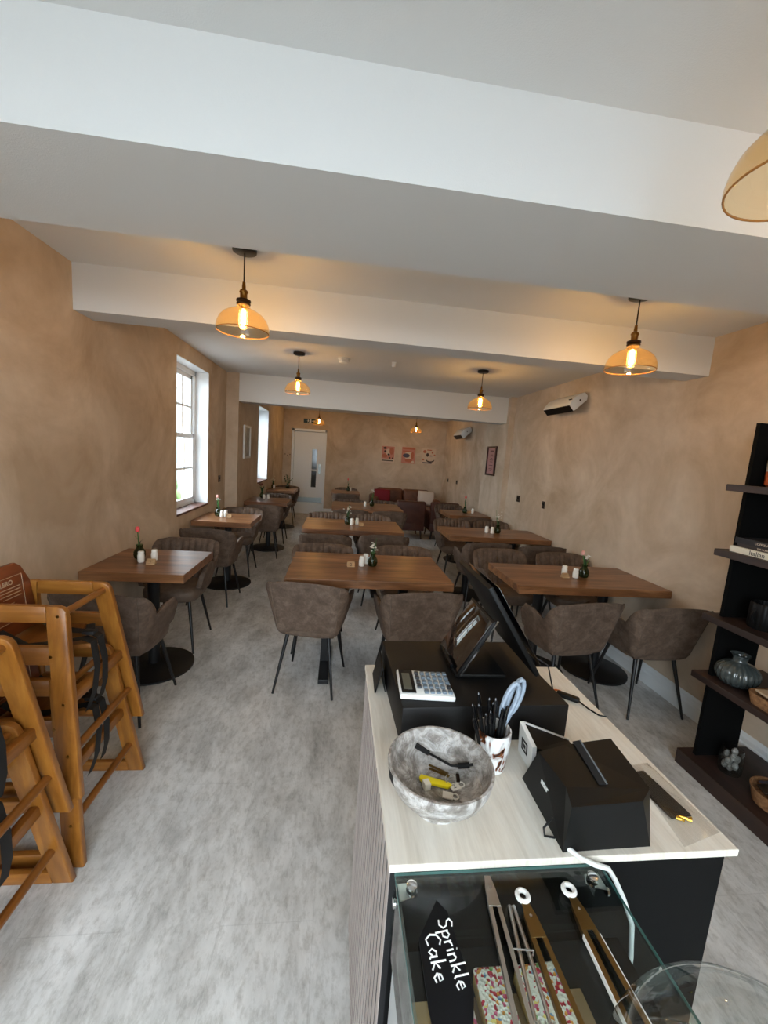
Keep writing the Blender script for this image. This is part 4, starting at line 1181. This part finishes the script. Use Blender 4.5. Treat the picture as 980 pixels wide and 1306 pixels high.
def sqp(r): return [c0+uy*(r*a)+uz*(r*b) for a, b in ((-1, -1), (1, -1), (1, 1), (-1, 1))]
for i in range(4):
    o_, i_ = sqp(.0135), sqp(.0095); j = (i+1) % 4
    q.prism([o_[i], o_[j], i_[j], i_[i]], (-.0008, 0, 0))
q.prism(sqp(.0042), (-.0008, 0, 0)); q.build('square_mark', 'ink', sl, False)

# receipt printer
t = thing('receipt_printer', 'black faceted receipt printer at the near edge of the counter', 'receipt printer', (.505, .645, TOP))
def RP(x, y, z): return V((x-.505, y-.645, z))
q = MB()
px0, px1, py0, py1 = .423, .592, .576, .740
bot = [RP(px0, py0, 0), RP(px1, py0+.004, 0), RP(px1-.006, py1, 0), RP(px0+.002, py1, 0)]
mid = [RP(px0+.004, py0, .088), RP(px1-.030, py0+.004, .092), RP(px1+.004, py0+.030, .092), RP(px1+.012, .728, .100), RP(.492, .716, .096), RP(px0+.006, .700, .094), RP(px0+.012, py0+.034, .096)]
bm = q.bm
vb = [bm.verts.new(p) for p in bot]; vm = [bm.verts.new(p) for p in mid]
for fce in ((vb[0], vb[1], vm[1], vm[0]), (vb[1], vb[2], vm[3], vm[2]), (vb[1], vm[2], vm[1]), (vb[2], vb[3], vm[5], vm[4], vm[3]), (vb[3], vb[0], vm[0], vm[6], vm[5]), (vm[0], vm[1], vm[2], vm[6]), (vm[6], vm[2], vm[3], vm[4], vm[5]), tuple(reversed(vb))):
    bm.faces.new(fce)
bmesh.ops.triangulate(bm, faces=[fc for fc in bm.faces if len(fc.verts) > 4])
es = [e for e in bm.edges]
casing = q.build('casing', 'blk', t, False)
q = MB(); q.prism([RP(px0+.078, py0+.038, .0956), RP(px0+.092, py0+.038, .0954), RP(px0+.106, .722, .1000), RP(px0+.090, .720, .0990)], (0, 0, .0012)); q.build('paper_slot', 'felt', casing, False)
q = MB(); q.prism([RP(px0+.092, py0+.038, .0958), RP(px0+.095, py0+.038, .0958), RP(px0+.109, .722, .1004), RP(px0+.106, .722, .1004)], (0, 0, .0016)); q.build('cutter_bar', 'key_grey', casing, False)
mm = frame_mtx(RP(px0+.0022, .672, .050), V((0, -1, 0)), V((.03, 0, 1)))
text_mesh('printed_word', 'star', .017, 'white_plastic', casing, mm, .0004, bold=.0004)
q = MB(); q.tube([RP(.421, .615, .030), RP(.405, .612, .012), RP(.404, .605, .003), RP(.421, .600, .004)], .002, 8); q.build('cable_loop', 'blk', t)
# white cable hanging from the counter behind the display case
q = MB(); q.tube([(.434, .578, CZ+.005), (.446, .560, CZ+.006), (.470, .5555, CZ-.003), (.496, .5555, CZ-.012), (.512, .5555, CZ-.035), (.535, .556, CZ-.075), (.560, .556, CZ-.13), (.570, .556, CZ-.20), (.572, .556, CZ-.30)], .0042, 10)
tag(q.build('power_cable', 'white_plastic'), 'white cable curving over the counter edge behind the display case', 'cable')

# clear polythene bag with a black item
t = thing('plastic_bag', 'clear plastic bag with a black strip and gold piece on the counter edge', 'plastic bag', (.69, .665, TOP))
q = MB(); n = 10
c4 = [V((.738, .767, 0)), V((.752, .700, 0)), V((.748, .575, 0)), V((.672, .571, 0)), V((.640, .620, 0)), V((.672, .740, 0))]
g0 = []
A, B_, C_, D_ = V((.690, .768, .0)), V((.745, .775, .0)), V((.752, .600, 0)), V((.655, .575, 0))
for layer in (0, 1):
    rows = []
    for i in range(n+1):
        row = []
        for j in range(n+1):
            u, v = i/n, j/n
            p = (A*(1-u)+B_*u)*(1-v)+(D_*(1-u)+C_*u)*v
            e = (1-(2*u-1)**4)*(1-(2*v-1)**4)
            z = .0006 if layer == 0 else .001+e*(.009+.005*math.sin(9*u+5*v)*math.cos(13*v-3*u)+random.uniform(-.003, .003))
            row.append(q.bm.verts.new((p.x-.69, p.y-.665, z)))
        rows.append(row)
    g0.append(rows)
for rows in g0:
    for i in range(n):
        for j in range(n): q.bm.faces.new((rows[i][j], rows[i+1][j], rows[i+1][j+1], rows[i][j+1]))
q.build('bag', 'poly', t, True, 80)
q = MB(); q.box((.006, .025, .0028), (.048, .115, .0030), rz(.10), .001); q.build('black_strip', 'blk', t, False)
q = MB()
for k in range(6): q.tube([(-.004+.006*k*.8, -.036+.004*math.sin(k), .0050), (.003+.006*k*.8, -.040-.004*math.sin(k*2), .0058)], .0026, 6)
q.build('gold_piece', 'gold', t)

# inline switch cable and orange clip behind the drawer
t = thing('switch_cable', 'black cable with an inline switch lying along the right of the cash drawer', 'cable', (.66, 1.0, TOP))
q = MB(); q.tube([(-.052, .075, .10), (-.02, .055, .085), (.0, .045, .010), (.012, .040, .006)], .0022, 8); q.tube([(.055, .004, .006), (.066, -.028, .003), (.078, -.055, .003), (.095, -.062, .003)], .0022, 8); q.build('cord', 'blk', t)
q = MB(); q.box((.033, .022, .008), (.062, .020, .014), rz(-.70), .005); q.build('switch_body', 'blk', t)
t = thing('carabiner', 'orange plastic carabiner clip beside the black inline switch', 'clip', (.676, 1.050, TOP))
q = MB(); q.tube([V((.016*math.cos(a), .012*math.sin(a), .004)) for a in [2*PI*i/14+.4 for i in range(13)]], .0026, 8); q.build('hook', 'orange', t)
q = MB(); q.torus((-.020, .004, .005), .007, .0010, rx(.4), 16, 6); q.torus((-.026, .010, .004), .006, .0010, None, 16, 6); q.build('ring', 'steel', t)

# ------------------------------------------------------------------ glass display case with cakes
GX0, GX1, GY0, GY1, GZ, GB = .128, .488, .02, .5665, .9255, .795
t = thing('case_stand', 'black-topped cabinet under the glass display case, sides painted like the reflected floor', 'cabinet', (.31, .29, 0))
q = MB(); q.bx(.134-.31, .500-.31, GY0-.29, .550-.29, 0, GB-.012); q.build('carcass', 'floor_reflection', t, False)
q = MB(); q.bx(.130-.31, .53-.31, GY0-.01-.29, .550-.29, GB-.012, GB-.0005, .001); q.build('top_board', 'black_panel', t, False)
t = thing('display_case', 'low clear glass display case in front of the counter', 'display case', ((GX0+GX1)/2, (GY0+GY1)/2, GB))
ox, oy, oz = t.location
def GP(nm, x0, x1, y0, y1, z0, z1, mat='case_glass'):
    q = MB(); q.bx(x0-ox, x1-ox, y0-oy, y1-oy, z0-oz, z1-oz); return q.build(nm, mat, t, False)
w = .005
GP('top_pane', GX0, GX1, GY0, GY1, GZ-w, GZ)
GP('side_pane', GX0, GX0+w, GY0, GY1, GB, GZ-w-.0003); GP('side_pane', GX1-w, GX1, GY0, GY1, GB, GZ-w-.0003)
GP('back_pane', GX0+w, GX1-w, GY1-w, GY1, GB, GZ-w-.0003); GP('front_pane', GX0+w, GX1-w, GY0, GY0+w, GB, GZ-w-.0003)
q = MB()
for (x0, x1, y0, y1) in ((GX0-.0008, GX0, GY0, GY1), (GX1, GX1+.0008, GY0, GY1), (GX0, GX1, GY1, GY1+.0008)):
    q.bx(x0-ox, x1-ox, y0-oy, y1-oy, GZ-w-oz, GZ-oz)
q.build('polished_edge', 'glass_edge', t, False)
for x, s in ((GX0+.024, 1), (GX1-.028, -1)):
    q = MB(); q.lathe([(.0085, 0), (.0085, .004), (.005, .0055)], (x-ox, GY1-.022-oy, GZ-oz+.0002), 18); q.lathe([(.009, -.004), (.009, 0)], (x-ox, GY1-.022-oy, GZ-w-oz-.0003), 18); q.build('bolt', 'chrome', t)
    q = MB(); q.prism([(x-s*.020-ox, GY1-.008-oy, GZ-w-.0045-oz), (x-s*.020-ox, GY1-.034-oy, GZ-w-.0045-oz), (x-s*.004-ox, GY1-.030-oy, GZ-w-.0045-oz), (x+s*.010-ox, GY1-.022-oy, GZ-w-.0045-oz), (x+s*.004-ox, GY1-.008-oy, GZ-w-.0045-oz)], (0, 0, -.002)); q.build('bracket', 'steel', t, False)
    q = MB(); xx = GX0 if s > 0 else GX1
    q.cyl((xx-s*.004-ox, GY1-.022-oy, GZ-.028-oz), (xx-s*.0002-ox, GY1-.022-oy, GZ-.028-oz), .007, n=16); q.build('bolt', 'chrome', t)
# board and cake slices inside
t = thing('baking_paper', 'brown paper-lined tray under the sprinkled cake slices', 'tray', (.30, .30, GB+.0003))
q = MB(); q.bx(-.150, .120, -.25, .185, 0, .004, .001); q.build('tray', 'paper_brown', t, False)
def cake(label, x, y, dx, dy, a):
    t = thing('cake_slice', label, 'cake slice', (x, y, GB+.0048), a, 'sprinkled cake slices in the display case')
    q = MB(); q.box((0, 0, .011), (dx, dy, .022), None, .003); q.build('sponge', 'sponge', t)
    q = MB(); q.box((0, 0, .0265), (dx+.002, dy+.002, .009), None, .004, 3); q.build('icing', 'icing', t)
cake('sprinkled cake slice beside the chalk label, leftmost in the case', .212, .413, .046, .17, .04)
cake('sprinkled cake slice under the steel tongs, second from the left', .272, .415, .046, .17, .0)
cake('broad sprinkled cake slice under the bronze tongs, rightmost in the case', .350, .415, .066, .17, .03)

# chalkboard ticket
GT = GZ+.0004
t = thing('price_ticket', 'black chalkboard ticket with white handwriting lying on the display case', 'sign', (.175, .45, GT+.001))
po = [(.149, .472), (.186, .520), (.199, .503), (.2085, .409), (.184, .340), (.150, .352), (.147, .40)]
q = MB(); q.prism([(x-.175, y-.45, .0) for x, y in po], (0, 0, .004), .0008); tk = q.build('board', 'chalk', t, True, 30)
GL = {  # handwriting strokes on a unit em: list of polylines
 'S': [[(.42, .88), (.22, .98), (.06, .84), (.12, .64), (.34, .50), (.42, .26), (.26, .04), (.04, .10)]],
 'p': [[(.06, .52), (.08, -.38)], [(.07, .40), (.24, .54), (.38, .36), (.28, .08), (.08, .10)]],
 'r': [[(.06, .52), (.08, .02)], [(.08, .36), (.18, .50), (.30, .50)]],
 'i': [[(.08, .50), (.10, .04)], [(.08, .72), (.09, .76)]],
 'n': [[(.06, .52), (.07, .02)], [(.07, .38), (.22, .52), (.32, .38), (.34, .02)]],
 'k': [[(.06, .98), (.08, .02)], [(.32, .52), (.09, .28), (.34, .02)]],
 'l': [[(.08, .98), (.08, .12), (.16, .02)]],
 'e': [[(.06, .28), (.34, .32), (.28, .52), (.12, .46), (.06, .22), (.18, .02), (.36, .10)]],
 'C': [[(.50, .84), (.32, .98), (.10, .76), (.06, .36), (.22, .04), (.48, .12)]],
 'a': [[(.34, .46), (.18, .52), (.05, .28), (.16, .04), (.32, .24)], [(.35, .52), (.35, .08), (.42, .02)]],
}
ADV = dict(S=.50, p=.46, r=.34, i=.20, n=.44, k=.42, l=.22, e=.42, C=.56, a=.48)
def handwrite(nm, word, org, xd, yd, size, par, mat, tall=1.):
    q = MB(); cx = 0; n = V((0, 0, 1))
    for ch in word:
        for st in GL[ch]:
            q.tube([V(org)+V(xd)*((cx+x)*size)+V(yd)*(y*size*tall) for x, y in st], size*.040, 6)
        cx += ADV[ch]
    return q.build(nm, mat, par)
handwrite('handwritten_word', 'Sprinkle', (.180-.175, .493-.45, .0042), (.10, -.995, 0), (.995, .10, 0), .0275, tk, 'chalk_ink', .78)
handwrite('handwritten_word', 'Cake', (.157-.175, .476-.45, .0042), (.07, -.997, 0), (.997, .07, 0), .030, tk, 'chalk_ink', .74)

# tongs lying on the case
def tongs(label, p0, p1, mat, ringc, group=None, edge=None, wd=.013):
    """p0 hinge end, p1 tip end (world xy)"""
    t = thing('tongs', label, 'tongs', (p0[0], p0[1], GT+.001), math.atan2(p1[1]-p0[1], p1[0]-p0[0]), None)
    L_ = math.hypot(p1[0]-p0[0], p1[1]-p0[1])
    q = MB(); q.prism([(0, -wd*.45, .007), (.020, -wd*.75, .007), (.045, -wd*.9, .007), (.045, wd*.9, .007), (.020, wd*.75, .007), (0, wd*.45, .007)], (0, 0, .0016), .0004); q.build('hinge', mat, t, False)
    for s in (-1, 1):
        q = MB(); z0 = .0
        q.prism([(.040, s*wd*.35, .0066), (.040, s*wd*.9, .0066), (L_*.86, s*wd*1.25, .0066), (L_*.86, s*wd*.72, .0066)], (0, 0, .0014))
        q.prism([(.010, s*wd*.55, .0), (.040, s*wd*.88, .0), (L_*.86, s*wd*1.23, .0), (L_*.86, s*wd*1.23, .0068), (.040, s*wd*.88, .0068), (.010, s*wd*.55, .0068)], (0, -s*.0012, 0))
        ar = q.build('arm', mat, t, False)
        if edge:
            q = MB(); q.prism([(.050, s*wd*.92+s*.0016, .001), (L_*.80, s*wd*1.22+s*.0016, .001), (L_*.80, s*wd*1.22+s*.0016, .008), (.050, s*wd*.92+s*.0016, .008)], (0, -s*.0014, 0)); q.build('grip_strip', edge, ar, False)
        q = MB(); q.prism([(L_*.85, s*wd*.7, .0005), (L_*.85, s*wd*1.3, .0005), (L_*.95, s*wd*1.5, .0005), (L_, s*wd*1.0, .0005), (L_*.95, s*wd*.45, .0005)], (0, 0, .005), .001); q.build('tip', 'white_plastic' if edge else mat, t, False)
    if ringc:
        q = MB(); q.torus((-.010, 0, .0085), .0085, .0036, None, 24, 8); q.build('hanging_ring', ringc, t)
    q = MB(); q.lathe([(.0022, .0086), (.0022, .0098)], (.018, 0, 0), 12); q.build('rivet', 'chrome', t)
    return t
tongs('bronze tongs with a white hanging ring, left of the two ringed pairs on the case', (.322, .505), (.318, .280), 'gold_steel', 'white_plastic')
tongs('bronze tongs with white grip strips and a white ring, rightmost on the case', (.402, .510), (.402, .300), 'gold_steel', 'white_plastic', None, 'white_plastic')
tongs('steel tongs bridging from the counter edge, leftmost on the case', (.277, .548), (.252, .300), 'steel', None, None, None, .0105)
t = thing('cake_tongs', 'slim steel serving tongs between the steel and bronze pairs', 'tongs', (.300, .505, GT+.001), math.radians(-97))
for s in (-1, 1):
    q = MB(); q.tube([(0, s*.003, .004), (.05, s*.006, .005), (.10, s*.008, .005), (.13, s*.009, .004)], [.003, .0032, .0028, .0026], 8); q.build('arm', 'steel', t)
    q = MB()
    for k in range(4): q.tube([(.128, s*.009+(k-1.5)*.0035, .004), (.19, s*.010+(k-1.5)*.005, .004)], .0014, 6)
    q.build('fork', 'steel', t)
q = MB(); q.tube([(.06, -.017, .0015), (.06, -.017, .010), (.06, .012, .010), (.06, .012, .0015)], .0011, 6); q.build('wire_bridge', 'chrome', t)
# glass cake dome
t = thing('cake_dome', 'clear glass cake dome at the bottom right corner on the display case', 'cake dome', (.42, .23, GT))
R0, H0 = .14, .18
prof = [(R0+.004, .002), (R0, .006)]+[(R0*math.cos(a)**.75 if a < PI/2-.01 else .0, .006+.035+(H0-.041)*math.sin(a)) for a in [PI/2*i/14 for i in range(14)]]+[(.004, H0)]
q = MB(); q.lathe(prof, n=56, cap0=False, cap1=True); q.build('cover', 'dome', t)
q = MB(); q.lathe([(R0+.004, 0), (R0+.0045, .003), (R0+.001, .005)], n=56, cap0=False, cap1=False); q.build('rim', 'dome', t)

# ------------------------------------------------------------------ shelf unit on the right
SX0, SX1, SY0, SY1 = 1.985, 2.425, .62, 1.895
t = thing('shelf_unit', 'tall dark wooden open shelf unit at the right edge', 'shelf unit', ((SX0+SX1)/2, (SY0+SY1)/2, 0))
ox, oy = t.location.x, t.location.y
q = MB(); q.bx(SX0-ox, SX1-ox, SY0-oy, SY1-oy, 0, .085, .003); q.build('plinth', 'dark_wood', t, False)
SZ = [.556, .886, 1.238, 1.577]
edges = [.085]+SZ+[1.9]
for z in SZ:
    q = MB(); q.bx(SX0-ox, SX1-ox, SY0-oy, SY1-oy, z-.034, z, .002); q.build('shelf', 'dark_wood', t, False)
for (y0, y1) in ((SY1-.065, SY1-.045), (SY0+.045, SY0+.065)):
    for a, b in zip([.085]+SZ, [z-.034 for z in SZ]+[1.885]):
        q = MB(); q.bx(2.040-ox, 2.290-ox, y0-oy, y1-oy, a, b); q.build('upright', 'black_wood', t, False)
# books
def book(label, x, y, z, L_, d, h, mat, txt, tcol, ts, a=0):
    t = thing('book', label, 'book', (x, y, z), a, 'books stacked on the shelf unit')
    # spine faces -x, runs along y
    q = MB(); q.bx(0, d, -L_/2, L_/2, 0, .003); q.bx(0, d, -L_/2, L_/2, h-.003, h); q.bx(0, .003, -L_/2, L_/2, .003, h-.003); q.build('cover', mat, t, False)
    q = MB(); q.bx(.0032, d-.004, -L_/2+.004, L_/2-.004, .0032, h-.0032); q.build('pages', 'pages', t, False)
    text_mesh('spine_title', txt, ts, tcol, t, frame_mtx((-.0004, L_/2-.10, h/2-ts*.33), (0, -1, 0), (0, 0, 1)), .0004)
book('cream book with Italian on its spine, lowest of the stack on the shelf unit', 2.02, 1.70, 1.2382, .29, .2, .030, 'book_cream', 'Italian', 'ink', .032)
book('dark brown book in the middle of the stack on the shelf unit', 2.035, 1.69, 1.2684, .27, .19, .018, 'book_brown', 'THE HOME BARISTA', 'poster_cream', .011)
book('black book topping the stack on the shelf unit', 2.03, 1.695, 1.2866, .28, .19, .028, 'book_black', 'COFFEE ART', 'poster_cream', .015)
# orange-and-cream jar on the upper shelf
t = thing('ceramic_jar', 'orange and cream ceramic jar on the upper shelf', 'jar', (2.15, 1.765, 1.5773))
q = MB(); q.lathe([(.055, 0), (.068, .010), (.070, .05), (.069, .075)], n=32, cap1=False); q.build('lower_body', 'terracotta', t)
q = MB(); q.lathe([(.069, .075), (.0695, .12), (.064, .16), (.050, .18), (.040, .184)], n=32); q.build('upper_body', 'white_ceramic', t)
# black ribbed lantern pot
t = thing('ribbed_pot', 'black ribbed cylindrical pot on the middle shelf', 'pot', (2.12, 1.69, .8864))
q = MB(); q.lathe([(.06, 0), (.066, .006), (.066, .12), (.062, .128), (.056, .128), (.056, .02), (.001, .018)], n=72, fn=lambda a, z: 1+.03*math.cos(24*a)); q.build('body', 'blk', t, True, 60)
q = MB(); q.tube([(-.064, 0, .10), (-.085, 0, .07), (-.064, 0, .03)], .005, 8); q.build('handle', 'blk', t)
t = thing('ribbed_pot', 'second black ribbed pot at the picture edge on the middle shelf', 'pot', (2.14, 1.50, .8864))
q = MB(); q.lathe([(.05, 0), (.056, .006), (.056, .15), (.05, .156), (.03, .16)], n=72, fn=lambda a, z: 1+.03*math.cos(24*a)); q.build('body', 'blk', t, True, 60)
# ribbed glass vase
t = thing('ribbed_vase', 'dark ribbed glass vase with a short neck on the lower shelf', 'vase', (2.098, 1.750, .5564))
q = MB(); q.lathe([(.045, 0), (.068, .010), (.088, .038), (.093, .062), (.085, .092), (.062, .114), (.038, .124), (.031, .129), (.031, .146), (.040, .160), (.043, .164)], n=96, cap1=False, fn=lambda a, z: 1+(.035*math.cos(22*a) if z < .118 else 0)); q.build('body', 'ribbed_glass', t, True, 60)
# basket with paper
t = thing('basket', 'shallow wicker basket with folded paper on the lower shelf', 'basket', (2.10, 1.50, .5564))
q = MB(); W_, D2 = .10, .125
rings = []
for z, s in ((0, .90), (.03, .96), (.055, 1.0), (.055, .95), (.02, .90), (.012, .86)):
    rings.append([V((W_*s*math.copysign(abs(math.cos(a))**.35, math.cos(a)), D2*s*math.copysign(abs(math.sin(a))**.35, math.sin(a)), z)) for a in [2*PI*k/40 for k in range(40)]])
q.ring_loft(rings); q.build('body', 'wicker', t)
q = MB(); q.box((0, .0, .055), (.15, .19, .010), rx(.06) @ ry(.05), .002); q.build('paper', 'kraft', t)
# glass jar with pebbles
t = thing('glass_jar', 'clear glass jar of grey pieces on the plinth of the shelf unit', 'jar', (2.125, 1.715, .0853))
q = MB(); q.lathe([(.045, 0), (.050, .008), (.052, .085), (.047, .120), (.044, .135)], n=36, cap1=False); q.build('jar', 'jar_glass', t)
for k in range(9):
    a = k*2.4; r = .022 if k else 0
    q = MB(); q.ball((r*math.cos(a), r*math.sin(a), .026+.010*k), .017, (1, .8, 1.3), 10); q.build('pebble', 'marble', t)
# basket of packets
t = thing('basket', 'round wicker basket of coloured packets on the plinth of the shelf unit', 'basket', (2.14, 1.49, .0853))
q = MB(); q.lathe([(.075, 0), (.09, .006), (.105, .07), (.107, .075), (.100, .075), (.088, .02), (.001, .014)], n=40); q.build('body', 'wicker', t)
for k, (mt, a) in enumerate([('yellow', .3), ('poster_navy', 1.5), ('socket', 2.8), ('white_ceramic', 4.1), ('key_grey', 5.2)]):
    q = MB(); q.box((.05*math.cos(a), .05*math.sin(a), .078+.003*k), (.055, .06, .010), rz(a) @ ry(.35), .003); q.build('packet', mt, t)

# ------------------------------------------------------------------ light
w = bpy.data.worlds.new('overcast_sky'); scn.world = w; w.use_nodes = True
nt = w.node_tree; bg = nt.nodes['Background']
tc = nt.nodes.new('ShaderNodeTexCoord'); sx = nt.nodes.new('ShaderNodeSeparateXYZ'); rp = nt.nodes.new('ShaderNodeValToRGB')
nt.links.new(tc.outputs['Generated'], sx.inputs[0]); nt.links.new(sx.outputs['Z'], rp.inputs['Fac']); nt.links.new(rp.outputs['Color'], bg.inputs['Color'])
rp.color_ramp.elements[0].position = 0; rp.color_ramp.elements[0].color = (.58, .67, .74, 1)
rp.color_ramp.elements[1].position = 1; rp.color_ramp.elements[1].color = (1.02, 1.14, 1.24, 1)
SKY = 12.5
bg.inputs['Strength'].default_value = SKY
def portal(name, loc, rot, sx_, sy_):
    l = bpy.data.lights.new(name, 'AREA'); l.shape = 'RECTANGLE'; l.size = sx_; l.size_y = sy_
    l.cycles.is_portal = True
    o = bpy.data.objects.new(name, l); COL.objects.link(o); o.location = loc; o.rotation_euler = rot
for i, (xa, xb, za, zb) in enumerate(FW):
    portal('window_portal', ((xa+xb)/2, YF-.2, (za+zb)/2), (PI/2, 0, 0), xb-xa, zb-za)
for (ya, yb, za, zb) in (W1, W2):
    portal('window_portal', (XL-.28, (ya+yb)/2, (za+zb)/2), (PI/2, 0, -PI/2), yb-ya, zb-za)

# ------------------------------------------------------------------ camera
cam = bpy.data.cameras.new('camera'); co = bpy.data.objects.new('camera', cam); COL.objects.link(co)
YAW, PIT, ROL, FPX = math.radians(6.76742), math.radians(8.00201), math.radians(-4.14580), 520.285
cy, sy = math.cos(YAW), math.sin(YAW); cp, sp = math.cos(PIT), math.sin(PIT); cr, sr = math.cos(ROL), math.sin(ROL)
fw = V((sy*cp, cy*cp, -sp)); rt = V((cy, -sy, 0)); dn = fw.cross(rt)
r2 = rt*cr+dn*sr; d2 = dn*cr-rt*sr
mw = Matrix.Identity(4)
for i in range(3):
    mw[i][0] = r2[i]; mw[i][1] = -d2[i]; mw[i][2] = -fw[i]
mw[2][3] = 1.60
co.matrix_world = mw
cam.sensor_fit = 'VERTICAL'; cam.sensor_height = 24; cam.sensor_width = 18
cam.lens = 24*FPX/1306
cam.clip_start = .02; cam.clip_end = 100
scn.camera = co
vs = scn.view_settings
vs.view_transform = 'Standard'; vs.look = 'None'; vs.gamma = 1; vs.use_curve_mapping = False
vs.exposure = 0.35
